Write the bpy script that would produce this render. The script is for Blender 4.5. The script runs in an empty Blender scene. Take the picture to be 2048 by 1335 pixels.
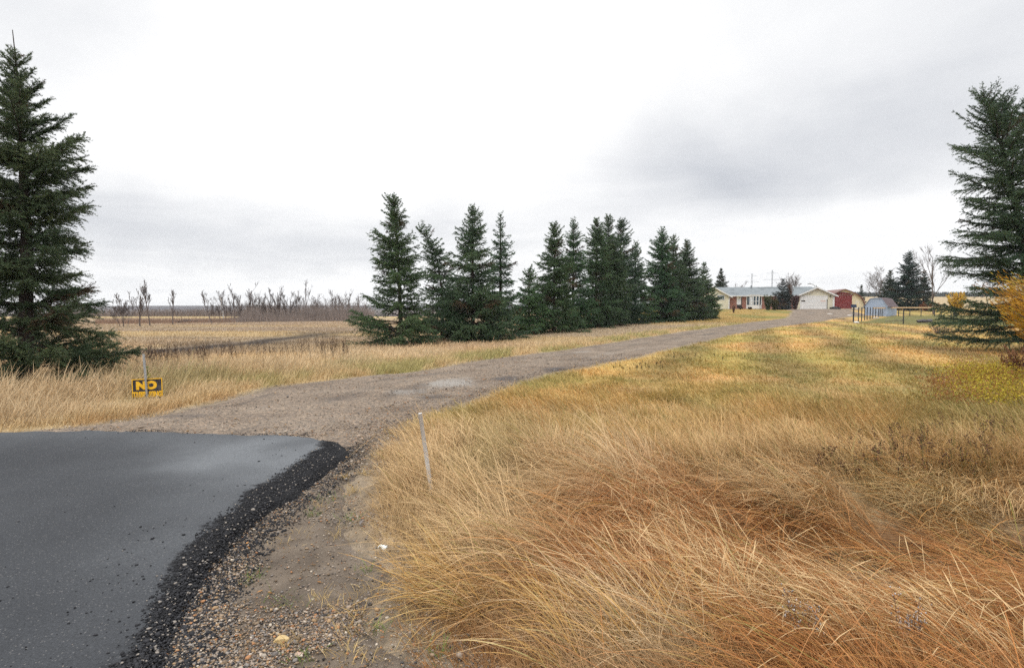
import bpy, math, random
import numpy as np
from mathutils import Matrix, Vector

SC = bpy.context.scene
COL = SC.collection
rad = math.radians
F = 1138.0          # focal length in photo pixels (2048 wide)
HOR = 610.0         # horizon row
CAMZ = 1.7
PITCH = math.atan((667.5 - HOR) / F)
cp, sp_ = math.cos(PITCH), math.sin(PITCH)
RNG = np.random.default_rng(7)


# ------------------------------------------------------------------ numerics
def ss(a, b, x):
    t = np.clip((np.asarray(x, float) - a) / (b - a), 0, 1)
    return t * t * (3 - 2 * t)


_LAT = np.random.default_rng(99).random((256, 256))


def vnoise(x, y, seed=0):
    x = np.asarray(x, float) + seed * 17.31
    y = np.asarray(y, float) + seed * 7.77
    xi, yi = np.floor(x).astype(int), np.floor(y).astype(int)
    fx, fy = x - xi, y - yi
    fx, fy = fx * fx * (3 - 2 * fx), fy * fy * (3 - 2 * fy)
    g = lambda i, j: _LAT[(i) & 255, (j) & 255]
    return (g(xi, yi) * (1 - fx) + g(xi + 1, yi) * fx) * (1 - fy) + (g(xi, yi + 1) * (1 - fx) + g(xi + 1, yi + 1) * fx) * fy


def fbm(x, y, seed=0, o=3):
    v, a, t = 0, 1.0, 0
    for k in range(o):
        v = v + a * vnoise(np.asarray(x) * 2 ** k, np.asarray(y) * 2 ** k, seed + k * 3)
        t += a
        a *= .5
    return v / t


def terr(x, y):
    x = np.asarray(x, float)
    y = np.asarray(y, float)
    ys = np.maximum(y, 1.0)
    z = 1.0 * ss(58, 95, y) * ss(2, 18, x)
    lf = 1 - ss(-14, 10, x)
    z = z - .7 * ss(32, 90, y) * lf
    rm = ss(.42, .6, x / ys)
    far = -8.0 * ss(110, 330, y) + 9.6 * ss(430, 1000, y) + ss(300, 700, y) * 1.2 * (vnoise(x / 160, y / 400, 3) - .5)
    z = z + far * (1 - rm)
    z = z + 6.6 * ss(130, 420, y) * rm
    z = z - .62 * ss(.9, 2.8, x) * np.exp(-((y - 4.35 - .05 * x) / .95) ** 2) * (1 - ss(20, 40, x))
    z = z + (vnoise(x * .55, y * .55, 5) - .5) * .05 + (vnoise(x * 1.7, y * 1.7, 6) - .5) * .02
    return z


def ray(px, py):
    u, v = (px - 1024) / F, (py - 667.5) / F
    d = np.array([u, cp - v * sp_, -sp_ - v * cp])
    return d / d[1]


def P(px, py, y):                     # point on a pixel's ray at depth y
    d = ray(px, py)
    return np.array([d[0] * y, y, CAMZ + d[2] * y])


def G(px, py):                        # where a pixel's ray meets the ground
    d = ray(px, py)
    t = np.geomspace(.8, 1400, 6000)
    f = CAMZ + d[2] * t - terr(d[0] * t, t)
    k = np.argmax(f < 0) if (f < 0).any() else len(t) - 1
    y = t[k]
    return np.array([d[0] * y, y, float(terr(d[0] * y, y))])


def poly_px(pts):
    return np.array([G(*p)[:2] for p in pts])


def sdist(pts, poly, chunk=200000):   # signed distance to a closed polygon, negative inside
    pts = np.asarray(pts, float)
    out = np.empty(len(pts))
    a = poly
    b = np.roll(poly, -1, 0)
    for s in range(0, len(pts), chunk):
        p = pts[s:s + chunk]
        dmin = np.full(len(p), 1e9)
        ins = np.zeros(len(p), bool)
        for i in range(len(a)):
            e = b[i] - a[i]
            w = p - a[i]
            t = np.clip((w @ e) / max(e @ e, 1e-12), 0, 1)
            q = w - t[:, None] * e
            dmin = np.minimum(dmin, (q * q).sum(1))
            c = ((a[i, 1] > p[:, 1]) != (b[i, 1] > p[:, 1]))
            if abs(e[1]) > 1e-12:
                ins ^= c & (p[:, 0] < a[i, 0] + e[0] * (p[:, 1] - a[i, 1]) / e[1])
        out[s:s + chunk] = np.sqrt(dmin) * np.where(ins, -1, 1)
    return out


def pdist(pts, line):                 # distance to an open polyline
    pts = np.asarray(pts, float)
    dmin = np.full(len(pts), 1e9)
    for i in range(len(line) - 1):
        e = line[i + 1] - line[i]
        w = pts - line[i]
        t = np.clip((w @ e) / max(e @ e, 1e-12), 0, 1)
        q = w - t[:, None] * e
        dmin = np.minimum(dmin, (q * q).sum(1))
    return np.sqrt(dmin)


# ------------------------------------------------------------------ objects
def prop(o, label=None, cat=None, group=None, kind=None):
    if label:
        o['label'] = label
    if cat:
        o['category'] = cat
    if group:
        o['group'] = group
    if kind:
        o['kind'] = kind
    return o


def empty(name, loc, label, cat, group=None, rz=0.0):
    o = bpy.data.objects.new(name, None)
    COL.objects.link(o)
    o.location = [float(c) for c in loc]
    o.rotation_euler = (0, 0, rz)
    o.empty_display_size = .2
    return prop(o, label, cat, group)


def mesh_np(name, V, faces, mat, parent=None, col=None, uv=None, smooth=False, loc=None):
    """faces: list of int arrays (n,3) or (n,4); col: per-vertex linear rgb; uv: per-vertex pair"""
    V = np.asarray(V, np.float32).reshape(-1, 3)
    me = bpy.data.meshes.new(name)
    me.vertices.add(len(V))
    me.vertices.foreach_set('co', V.ravel())
    faces = [np.asarray(f, np.int32) for f in faces if len(f)]
    li = np.concatenate([f.ravel() for f in faces])
    ct = np.concatenate([np.full(len(f), f.shape[1], np.int32) for f in faces])
    st = np.concatenate([[0], np.cumsum(ct)[:-1]]).astype(np.int32)
    me.loops.add(len(li))
    me.loops.foreach_set('vertex_index', li)
    me.polygons.add(len(ct))
    me.polygons.foreach_set('loop_start', st)
    me.polygons.foreach_set('loop_total', ct)
    if smooth:
        me.polygons.foreach_set('use_smooth', np.ones(len(ct), bool))
    if col is not None:
        a = me.color_attributes.new('Col', 'FLOAT_COLOR', 'POINT')
        c = np.ones((len(V), 4), np.float32)
        c[:, :3] = col
        a.data.foreach_set('color', c.ravel())
    if uv is not None:
        a = me.attributes.new('Par', 'FLOAT_VECTOR', 'POINT')
        c = np.zeros((len(V), 3), np.float32)
        c[:, :np.shape(uv)[1]] = uv
        a.data.foreach_set('vector', c.ravel())
    me.update(calc_edges=True)
    me.validate()
    if mat:
        me.materials.append(mat)
    o = bpy.data.objects.new(name, me)
    COL.objects.link(o)
    if parent:
        o.parent = parent
    if loc is not None:
        o.location = [float(c) for c in loc]
    return o


class MB:                              # small box / prism collector
    def __init__(s):
        s.v, s.f = [], []

    def add(s, vs, fs):
        n = len(s.v)
        s.v += [tuple(map(float, v)) for v in vs]
        s.f += [tuple(n + i for i in f) for f in fs]
        return s

    def box(s, x0, x1, y0, y1, z0, z1):
        vs = [(x, y, z) for z in (z0, z1) for y in (y0, y1) for x in (x0, x1)]
        return s.add(vs, [(0, 2, 3, 1), (4, 5, 7, 6), (0, 1, 5, 4), (2, 6, 7, 3), (0, 4, 6, 2), (1, 3, 7, 5)])

    def prism(s, prof, y0, y1):        # profile in xz, extruded in y
        n = len(prof)
        vs = [(x, y0, z) for x, z in prof] + [(x, y1, z) for x, z in prof]
        fs = [tuple(range(n)), tuple(range(2 * n - 1, n - 1, -1))]
        fs += [(i, i + n, (i + 1) % n + n, (i + 1) % n) for i in range(n)]
        return s.add(vs, fs)

    def prism_x(s, prof, x0, x1):      # profile in yz, extruded in x
        n = len(prof)
        vs = [(x0, y, z) for y, z in prof] + [(x1, y, z) for y, z in prof]
        fs = [tuple(range(n)), tuple(range(2 * n - 1, n - 1, -1))]
        fs += [(i, i + n, (i + 1) % n + n, (i + 1) % n) for i in range(n)]
        return s.add(vs, fs)

    def prism_z(s, prof, z0, z1):
        n = len(prof)
        vs = [(x, y, z0) for x, y in prof] + [(x, y, z1) for x, y in prof]
        fs = [tuple(range(n)), tuple(range(2 * n - 1, n - 1, -1))]
        fs += [(i, i + n, (i + 1) % n + n, (i + 1) % n) for i in range(n)]
        return s.add(vs, fs)

    def bar(s, p, q, w, h=None):
        h = h or w
        p, q = Vector(p), Vector(q)
        d = (q - p).normalized()
        a = d.cross(Vector((0, 0, 1)) if abs(d.z) < .95 else Vector((1, 0, 0))).normalized()
        b = a.cross(d)
        vs = [c + a * (w / 2) * i + b * (h / 2) * j for c in (p, q) for i, j in ((-1, -1), (1, -1), (1, 1), (-1, 1))]
        return s.add(vs, [(0, 1, 2, 3), (7, 6, 5, 4), (0, 4, 5, 1), (1, 5, 6, 2), (2, 6, 7, 3), (3, 7, 4, 0)])

    def build(s, name, mat, parent=None, bevel=0, loc=None, rz=0):
        me = bpy.data.meshes.new(name)
        me.from_pydata(s.v, [], s.f)
        import bmesh
        bm = bmesh.new()
        bm.from_mesh(me)
        bmesh.ops.recalc_face_normals(bm, faces=bm.faces)
        if bevel:
            bmesh.ops.bevel(bm, geom=bm.edges[:], offset=bevel, segments=1, affect='EDGES', profile=.5)
        bm.to_mesh(me)
        bm.free()
        me.materials.append(mat)
        o = bpy.data.objects.new(name, me)
        COL.objects.link(o)
        if parent:
            o.parent = parent
        if loc is not None:
            o.location = [float(c) for c in loc]
        o.rotation_euler.z = rz
        return o


def tubes(segs, sides=4):              # segs: (n,8) p0 p1 r0 r1 -> V, quads
    S = np.asarray(segs, float)
    p0, p1, r0, r1 = S[:, :3], S[:, 3:6], S[:, 6], S[:, 7]
    d = p1 - p0
    d /= np.linalg.norm(d, axis=1)[:, None] + 1e-9
    up = np.where(np.abs(d[:, 2:3]) > .9, np.array([[1., 0, 0]]), np.array([[0, 0, 1.]]))
    a = np.cross(d, up)
    a /= np.linalg.norm(a, axis=1)[:, None] + 1e-9
    b = np.cross(a, d)
    th = np.arange(sides) * 2 * math.pi / sides
    ring = a[:, None, :] * np.cos(th)[None, :, None] + b[:, None, :] * np.sin(th)[None, :, None]
    V = np.stack([p0[:, None] + ring * r0[:, None, None], p1[:, None] + ring * r1[:, None, None]], 1)
    n = len(S)
    base = (np.arange(n) * 2 * sides)[:, None]
    k = np.arange(sides)
    k2 = (k + 1) % sides
    Q = np.stack([base + k, base + k2, base + k2 + sides, base + k + sides], 2).reshape(-1, 4)
    return V.reshape(-1, 3), Q


def strip_path(pts, radii, sides=8):   # one continuous tube through points
    pts = np.asarray(pts, float)
    n = len(pts)
    d = np.gradient(pts, axis=0)
    d /= np.linalg.norm(d, axis=1)[:, None]
    up = np.array([1., 0, 0]) if abs(d[0, 2]) > .7 else np.array([0, 0, 1.])
    a = np.cross(d, up)
    a /= np.linalg.norm(a, axis=1)[:, None]
    b = np.cross(a, d)
    th = np.arange(sides) * 2 * math.pi / sides
    V = pts[:, None] + (a[:, None] * np.cos(th)[None, :, None] + b[:, None] * np.sin(th)[None, :, None]) * np.asarray(radii)[:, None, None]
    Q = []
    for i in range(n - 1):
        for k in range(sides):
            Q.append((i * sides + k, i * sides + (k + 1) % sides, (i + 1) * sides + (k + 1) % sides, (i + 1) * sides + k))
    cap = [tuple(range((n - 1) * sides, n * sides))] if sides == 4 else []
    return V.reshape(-1, 3), np.array(Q + cap if sides == 4 else Q)


# ------------------------------------------------------------------ materials
def new_mat(name):
    m = bpy.data.materials.new(name)
    m.use_nodes = True
    nt = m.node_tree
    nt.nodes.clear()
    out = nt.nodes.new('ShaderNodeOutputMaterial')
    return m, nt, out


def N(nt, t, **kw):
    n = nt.nodes.new(t)
    for k, v in kw.items():
        if k == 'i':
            for kk, vv in v.items():
                n.inputs[kk].default_value = vv
        else:
            setattr(n, k, v)
    return n


def L(nt, a, b):
    nt.links.new(a, b)


def c4(c):
    return (c[0], c[1], c[2], 1)


def noisy(name, c1, c2, scale=5, rough=.8, bump=0, bscale=None, detail=6, spec=.3, metal=0, coord='Object', c3=None, s3=.7):
    m, nt, out = new_mat(name)
    b = N(nt, 'ShaderNodeBsdfPrincipled')
    b.inputs['Roughness'].default_value = rough
    b.inputs['Specular IOR Level'].default_value = spec
    b.inputs['Metallic'].default_value = metal
    tc = N(nt, 'ShaderNodeTexCoord')
    no = N(nt, 'ShaderNodeTexNoise', i={'Scale': scale, 'Detail': detail, 'Roughness': .65})
    L(nt, tc.outputs[coord], no.inputs['Vector'])
    cr = N(nt, 'ShaderNodeValToRGB')
    cr.color_ramp.elements[0].position = .3
    cr.color_ramp.elements[0].color = c4(c1)
    cr.color_ramp.elements[1].position = .7
    cr.color_ramp.elements[1].color = c4(c2)
    L(nt, no.outputs['Fac'], cr.inputs['Fac'])
    last = cr.outputs['Color']
    if c3:
        n2 = N(nt, 'ShaderNodeTexNoise', i={'Scale': s3, 'Detail': 4})
        L(nt, tc.outputs[coord], n2.inputs['Vector'])
        r2 = N(nt, 'ShaderNodeValToRGB')
        r2.color_ramp.elements[0].position = .5
        r2.color_ramp.elements[1].position = .68
        L(nt, n2.outputs['Fac'], r2.inputs['Fac'])
        mx = N(nt, 'ShaderNodeMixRGB')
        L(nt, r2.outputs['Color'], mx.inputs['Fac'])
        L(nt, last, mx.inputs['Color1'])
        mx.inputs['Color2'].default_value = c4(c3)
        last = mx.outputs['Color']
    L(nt, last, b.inputs['Base Color'])
    if bump:
        bn = N(nt, 'ShaderNodeTexNoise', i={'Scale': bscale or scale * 3, 'Detail': 6})
        L(nt, tc.outputs[coord], bn.inputs['Vector'])
        bp = N(nt, 'ShaderNodeBump', i={'Strength': bump, 'Distance': .02})
        L(nt, bn.outputs['Fac'], bp.inputs['Height'])
        L(nt, bp.outputs['Normal'], b.inputs['Normal'])
    L(nt, b.outputs['BSDF'], out.inputs['Surface'])
    return m


def leafy(name, trans=.3, rough=.7, spec=.15):       # colour attribute, part translucent
    m, nt, out = new_mat(name)
    at = N(nt, 'ShaderNodeVertexColor', layer_name='Col')
    d = N(nt, 'ShaderNodeBsdfPrincipled')
    d.inputs['Roughness'].default_value = rough
    d.inputs['Specular IOR Level'].default_value = spec
    t = N(nt, 'ShaderNodeBsdfTranslucent')
    mx = N(nt, 'ShaderNodeMixShader', i={'Fac': trans})
    L(nt, at.outputs['Color'], d.inputs['Base Color'])
    L(nt, at.outputs['Color'], t.inputs['Color'])
    L(nt, d.outputs['BSDF'], mx.inputs[1])
    L(nt, t.outputs['BSDF'], mx.inputs[2])
    L(nt, mx.outputs['Shader'], out.inputs['Surface'])
    return m


M_GRASS = leafy('dry_grass_blades', .22)
M_NEEDLE = leafy('spruce_needles', .12, .6, .25)
M_LEAF = leafy('autumn_leaves', .3)
M_STONE = leafy('pebble_stone', 0.0, .75, .3)
M_BARK = noisy('spruce_bark', (.030, .024, .021), (.075, .060, .050), 14, .95, .6, 40)
M_TWIG = noisy('bare_twig_bark', (.10, .08, .07), (.17, .14, .125), 6, .95)
M_DARKTWIG = noisy('dark_twig_bark', (.085, .068, .062), (.15, .12, .112), 6, .95)
M_PALEBARK = noisy('pale_birch_bark', (.45, .43, .40), (.62, .60, .57), 6, .9)

# ------------------------------------------------------------------ camera
cam_d = bpy.data.cameras.new('camera')
cam_d.sensor_width = 36
cam_d.lens = 36 * F / 2048
cam_d.clip_start = .05
cam_d.clip_end = 6000
cam = bpy.data.objects.new('camera', cam_d)
COL.objects.link(cam)
cam.location = (0, 0, CAMZ)
cam.rotation_euler = (math.pi / 2 - PITCH, 0, 0)
SC.camera = cam

# ------------------------------------------------------------------ outlines of the paved and gravel areas
DL = [(560, 771), (700, 756), (817, 746), (973, 719), (1110, 703), (1247, 682), (1380, 661), (1422, 655.5), (1507, 643.5), (1575, 635.5), (1634, 630)]
DR = [(848, 836), (954, 799), (1024, 770), (1090, 748), (1208, 727), (1325, 702), (1380, 688), (1462, 669), (1546, 654.5), (1614, 646), (1668, 637)]
dl = poly_px(DL)
dr = poly_px(DR)
near_l = poly_px([(-60, 885), (0, 868), (180, 851), (406, 810)])
near_r = poly_px([(715, 940), (735, 910), (778, 876)])
dl = np.vstack([near_l, dl])
dr = np.vstack([near_r, dr])
# the yard in front of the garage
yard_r = np.array([[46.0, 74.0], [52.0, 88.0], [60.5, 96.0], [63, 110.0]])
yard_l = np.array([[42.5, 86.0], [44.5, 95.0], [47.0, 110.0]])
dl_all = np.vstack([dl[:-1], yard_l])
dr_all = np.vstack([dr, yard_r])
POLY_DRIVE = np.vstack([dl_all, dr_all[::-1]])

asph_px = [(0, 870), (100, 868), (200, 866), (290, 867), (380, 872), (470, 873), (560, 875), (640, 880), (690, 892), (708, 912),
           (690, 935), (650, 968), (600, 1003), (540, 1048), (490, 1090), (440, 1150), (405, 1215), (375, 1285), (362, 1335)]
a_in = poly_px(asph_px)
POLY_ASPH = np.vstack([a_in, [[-1.42, 2.0], [-1.3, 1.0], [-1.0, -.6], [.6, -2.0], [4, -2.6], [40, -2.8], [40, -10], [-40, -10], [-40, -2.6],
                              [-14, -1.5], [-11.2, 2.2], [-10.2, 5], [-8.6, 7.1]]])
smooth_px = [(0, 872), (200, 868), (380, 874), (560, 877), (630, 882), (655, 888), (640, 905), (600, 932), (555, 965), (500, 1003), (450, 1043), (400, 1088),
             (362, 1140), (325, 1200), (298, 1262), (275, 1335)]
POLY_SMOOTH = np.vstack([poly_px(smooth_px), [[-1.95, 2.0], [-1.9, 1.0], [-1.6, -.9], [.2, -2.4], [4, -3.0], [40, -3.2], [40, -10], [-40, -10], [-40, -3],
                                              [-14, -1.9], [-11.6, 2.2], [-10.6, 5], [-8.9, 7.0]]])
sh_px = [(800, 846), (790, 880), (768, 905), (748, 940), (728, 985), (712, 1035), (722, 1075), (755, 1100), (800, 1140), (815, 1185), (850, 1240), (905, 1290), (960, 1335)]
POLY_SHOULDER = np.vstack([poly_px(sh_px), [[-.05, 2.0], [.5, 1.0], [2.0, -.8], [10, -1.9], [40, -2.2], [40, -3], [-1.5, -2.4], [-2.2, .5], [-2.4, 2.2]],
                           poly_px([(300, 1240), (420, 1080), (560, 950), (640, 890)])])

STRIP = np.array([G(*p)[:2] for p in [(235, 708), (330, 701), (420, 694), (500, 687), (570, 677), (640, 668)]])
GREENLINE = np.array([G(*p)[:2] for p in [(1712, 735), (1714, 700), (1712, 670), (1716, 648)]])
GREENROW = np.array([G(*p)[:2] for p in [(1600, 712), (1700, 693), (1850, 684), (1900, 690)]])
ROW_LINE = np.array([G(*p)[:2] for p in [(803, 690), (945, 680), (1058, 665), (1145, 655), (1213, 650), (1320, 642), (1405, 636)]])
PEN = np.array([G(*p)[:2] for p in [(1707, 645), (1806, 648), (1907, 650), (2100, 654), (2090, 634), (1960, 630), (1780, 631)]])


# ------------------------------------------------------------------ ground colours (own colours of the cover; far hills carry a painted haze tint)
def mixc(a, b, t):
    t = np.asarray(t)[:, None]
    return a * (1 - t) + b * t


GOLD = np.array([.51, .345, .125])
TAN = np.array([.55, .34, .14])
STRAW = np.array([.60, .40, .185])
PALE = np.array([.64, .46, .25])
RUST = np.array([.42, .19, .055])
GREEN = np.array([.17, .19, .05])
DULL = np.array([.27, .19, .10])
MAUVE = np.array([.36, .26, .17])


def side_left(x, y):                   # 1 on the left of the driveway
    xl = np.interp(y, dl_all[:, 1], dl_all[:, 0])
    return x < xl + .5


def cover(x, y):
    """colour, blade height and zone of the plant cover at points"""
    n = len(x)
    n1 = fbm(x * .22, y * .22, 1)
    n2 = fbm(x * .8, y * .5, 2)
    n3 = fbm(x * .07, y * .10, 4)
    n4 = fbm(x * 2.2, y * 2.2, 8, 2)
    lefty = side_left(x, y)
    # right lawn
    c = mixc(np.tile(GOLD, (n, 1)), TAN, ss(.35, .65, n1))
    c = mixc(c, RUST, .22 * ss(.55, .75, n2))
    c = mixc(c, PALE * .95, .55 * ss(.52, .68, fbm(x * .6 + 7, y * 1.3, 33)) * ss(16, 9, y))
    g = .44 * ss(.50, .68, fbm(x * .35 + 9, y * .25, 12)) * ss(6, 9, y) + .20 * ss(.5, .7, n4) * ss(6, 8, y)
    xy = np.stack([x, y], 1)
    g = np.maximum(g, .8 * np.exp(-(pdist(xy, GREENLINE) / (.35 + .012 * y)) ** 2) * (n4 * .8 + .4))
    g = np.maximum(g, .6 * np.exp(-(pdist(xy, GREENROW) / 1.1) ** 2) * (n4 * .8 + .4))
    inpen = ss(.3, -.3, sdist(xy, PEN))
    c = mixc(c, GREEN * 1.15, np.clip(g, 0, .85))
    h = .065 + .11 * ss(12, 7, y) + .07 * (n2 - .5) + .05 * ss(.55, .75, n4)
    # mower stripes running up the lawn
    st = np.sin((x - .41 * y) * 1.9 + n3 * 4)
    far = ss(9, 16, y)
    c = c * (1 + .27 * (st * far)[:, None] * np.array([1, .92, .7]))
    c = mixc(c, np.array([.16, .16, .06]), inpen * .9)
    h = h * (1 - .6 * inpen)
    # knapweed patch
    kp = ss(.42, .6, fbm(x * .5, y * .5, 21)) * np.exp(-((y - 8.0) / 2.0) ** 2) * ss(3.2, 5.0, x)
    c = mixc(c, np.array([.24, .20, .07]), .6 * kp)
    # tall band by the ditch
    edge = 7.0 - 1.3 * ss(.2, 3.0, x) + 1.2 * (n1 - .5) + 1.4 * (n2 - .5)
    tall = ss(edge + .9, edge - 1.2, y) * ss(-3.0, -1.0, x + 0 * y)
    tc = mixc(np.tile(np.array([.63, .47, .28]), (n, 1)), np.array([.56, .385, .20]), ss(.35, .6, n2))
    tc = mixc(tc, PALE, .8 * ss(.52, .66, fbm(x * .9 + 4, y * .9, 31)))
    rust = ss(.30, .55, fbm(x * .45, y * .9, 14) - .10 + .34 * ss(-.3, 2.2, x) - .55 * ss(4.6, 6.0, y))
    tc = mixc(tc, np.array([.40, .155, .042]), .92 * rust)
    tc = mixc(tc, GREEN * 1.2, .4 * ss(.62, .74, fbm(x * .7 + 2, y * .7, 17)) * ss(4.5, 6, y))
    c = mixc(c, tc, tall)
    h = h * (1 - tall) + tall * (.21 + .18 * (n1 - .4) + .30 * ss(-.4, 1.4, x + .5 * (5.0 - y)) * (1 - .55 * ss(4.2, 3.2, y) * ss(.5, 1.6, x)))
    # left
    dd = np.interp(y, dl_all[:, 1], dl_all[:, 0]) - x
    lc = mixc(np.tile(np.array([.60, .46, .29]), (n, 1)), np.array([.50, .36, .23]), ss(.4, .62, n1))
    lc = mixc(lc, PALE * .92, .6 * ss(.5, .7, n2))
    lh = .26 * ss(18, 10, y) + .12
    lh = np.where(y < 14, np.minimum(lh, .15 + .13 * np.maximum(dd - .6, 0)), lh)
    lh = lh * (1 - .93 * np.exp(-((x - SGN[0]) / .75) ** 4 - ((y - SGN[1] + .55) / .75) ** 4))
    sd = pdist(xy, STRIP)
    beyond = (y > np.interp(x, STRIP[:, 0], STRIP[:, 1])) & (x < STRIP[-1, 0] + 3)
    fieldc = mixc(np.tile(np.array([.40, .31, .21]), (n, 1)), np.array([.50, .37, .20]), ss(.42, .6, fbm(x * .05, y * .16, 41)))
    fieldc = mixc(fieldc, np.array([.30, .22, .17]), .6 * ss(.52, .7, fbm(x * .09, y * .25, 43)))
    far_l = ss(22, 30, y)
    lc = mixc(lc, fieldc, far_l)
    lh = lh * (1 - .45 * far_l)
    band = ss(52, 64, y) * ss(100, 86, y)
    lc = mixc(lc, np.array([.36, .265, .19]), .7 * band)
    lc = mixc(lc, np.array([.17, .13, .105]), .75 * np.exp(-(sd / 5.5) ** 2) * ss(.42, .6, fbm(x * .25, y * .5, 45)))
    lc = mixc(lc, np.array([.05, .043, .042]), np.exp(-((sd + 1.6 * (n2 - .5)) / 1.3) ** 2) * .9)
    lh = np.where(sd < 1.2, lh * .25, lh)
    verge = ss(3.0 + 1.2 * (n1 - .5) * 2, 1.2, dd) * ss(8, 13, y)
    vn = ss(1.1, .35, dd)
    verge = np.maximum(verge, vn)
    vc = mixc(np.tile(np.array([.54, .40, .215]), (n, 1)), np.array([.27, .27, .085]), .75 * ss(.44, .60, n2))
    vc = mixc(vc, RUST, .3 * ss(.5, .3, dd) * ss(.45, .65, n4))
    lc = mixc(lc, vc, verge)
    lh = lh * (1 - verge) + verge * (.12 + .05 * n2)
    gp = ss(.52, .66, fbm(x * .4, y * .4, 51)) * np.exp(-((dd - 3.2) / 1.2) ** 2) * ss(30, 14, y)
    lc = mixc(lc, np.array([.17, .19, .06]), .7 * gp)
    house = ss(48, 60, y) * ss(6, 14, x)          # lawn before the house
    hc = mixc(np.tile(np.array([.40, .27, .09]), (n, 1)), np.array([.19, .20, .06]), .75 * ss(.42, .62, n1))
    lc = mixc(lc, hc, house)
    lh = lh * (1 - house) + house * .08
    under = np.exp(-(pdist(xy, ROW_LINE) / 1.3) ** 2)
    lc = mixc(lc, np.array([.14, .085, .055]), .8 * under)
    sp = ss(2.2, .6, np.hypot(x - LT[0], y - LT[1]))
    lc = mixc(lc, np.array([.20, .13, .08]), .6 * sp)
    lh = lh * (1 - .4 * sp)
    yf = ss(104, 110, y) * ss(190, 160, y)
    lc = mixc(lc, np.array([.52, .39, .19]), yf)
    val = ss(190, 260, y)
    lc = mixc(lc, mixc(np.tile(np.array([.17, .135, .11]), (n, 1)), np.array([.40, .33, .24]), .8 * ss(.56, .66, fbm(x / 90, y / 60, 61))), val)
    lc = mixc(lc, np.array([.10, .10, .12]), ss(560, 760, y) * (.6 + .4 * ss(.6, .45, fbm(x / 160, y / 50, 63))))  # bluish distance haze put into the far hill colour
    c = np.where(lefty[:, None], lc, c)
    h = np.where(lefty, lh, h)
    # right-hand far field
    fr = ss(115, 140, y) * (~lefty)
    c = mixc(c, np.array([.50, .38, .22]), fr)
    c = mixc(c, np.array([.06, .065, .05]), ss(395, 410, y) * (~lefty))
    h = h + .26 * np.exp(-((x - STK[0]) / .35) ** 2 - ((y - STK[1]) / .3) ** 2)
    return c, np.clip(h, .03, 1.2), tall * (~lefty), lefty


STK = G(858, 985)[:2]
SGN = G(295, 797)[:2]
LT = G(52, 778)[:2]                    # foot of the big spruce on the left
RT = G(2062, 705)[:2]                  # foot of the big spruce on the right

# ------------------------------------------------------------------ terrain sheet
az = np.concatenate([np.linspace(-180, -56, 40, endpoint=False), np.linspace(-56, 56, 520, endpoint=False), np.linspace(56, 180, 40, endpoint=False)])
az = np.radians(az)
rr = np.concatenate([[0.02, .3, .6, .9], np.geomspace(1.2, 1150, 510)])
A, R_ = np.meshgrid(az, rr)
X, Y = R_ * np.sin(A), R_ * np.cos(A)
Z = terr(X, Y)
xf, yf_ = X.ravel(), Y.ravel()
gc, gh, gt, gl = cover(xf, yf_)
gxy = np.stack([xf, yf_], 1)
near_mask = (np.hypot(xf, yf_) < 150)
sdr = np.full(len(xf), 9.0)
sdr[near_mask] = np.minimum(np.minimum(sdist(gxy[near_mask], POLY_DRIVE), sdist(gxy[near_mask], POLY_ASPH)), sdist(gxy[near_mask], POLY_SHOULDER))
soil = np.array([.22, .175, .125])
gcol = gc * .72
gcol = mixc(gcol, soil, ss(.35, -.1, sdr))
wet = ss(.25, .5, -Z.ravel() - .05) * ss(1, 2, xf) * (yf_ < 12) * (yf_ > 0)
gcol = mixc(gcol, np.array([.035, .03, .026]), wet * .9)
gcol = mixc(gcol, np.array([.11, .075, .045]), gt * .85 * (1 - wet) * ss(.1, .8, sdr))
nA, nR = len(az), len(rr)
idx = np.arange(nA * nR).reshape(nR, nA)
Q = np.stack([idx[:-1], np.roll(idx, -1, 1)[:-1], np.roll(idx, -1, 1)[1:], idx[1:]], 2).reshape(-1, 4)

m, nt, out = new_mat('earth_and_turf')
b = N(nt, 'ShaderNodeBsdfPrincipled')
b.inputs['Roughness'].default_value = .95
b.inputs['Specular IOR Level'].default_value = .1
at = N(nt, 'ShaderNodeVertexColor', layer_name='Col')
tc = N(nt, 'ShaderNodeTexCoord')
mp = N(nt, 'ShaderNodeMapping')
mp.inputs['Scale'].default_value = (1, .45, 1)
L(nt, tc.outputs['Object'], mp.inputs['Vector'])
n1 = N(nt, 'ShaderNodeTexNoise', i={'Scale': 9.0, 'Detail': 9, 'Roughness': .75})
L(nt, mp.outputs['Vector'], n1.inputs['Vector'])
r1 = N(nt, 'ShaderNodeMapRange', i={1: .3, 2: .7, 3: .55, 4: 1.45})
L(nt, n1.outputs['Fac'], r1.inputs[0])
mx = N(nt, 'ShaderNodeVectorMath', operation='SCALE')
L(nt, at.outputs['Color'], mx.inputs[0])
L(nt, r1.outputs[0], mx.inputs['Scale'])
L(nt, mx.outputs['Vector'], b.inputs['Base Color'])
bp = N(nt, 'ShaderNodeBump', i={'Strength': .6, 'Distance': .05})
L(nt, n1.outputs['Fac'], bp.inputs['Height'])
L(nt, bp.outputs['Normal'], b.inputs['Normal'])
L(nt, b.outputs['BSDF'], out.inputs['Surface'])
M_GROUND = m
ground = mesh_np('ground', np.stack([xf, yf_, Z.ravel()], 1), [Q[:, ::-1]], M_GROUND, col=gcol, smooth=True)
prop(ground, 'grassy ground rolling out to the low hills at the horizon', 'ground', kind='structure')

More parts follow.
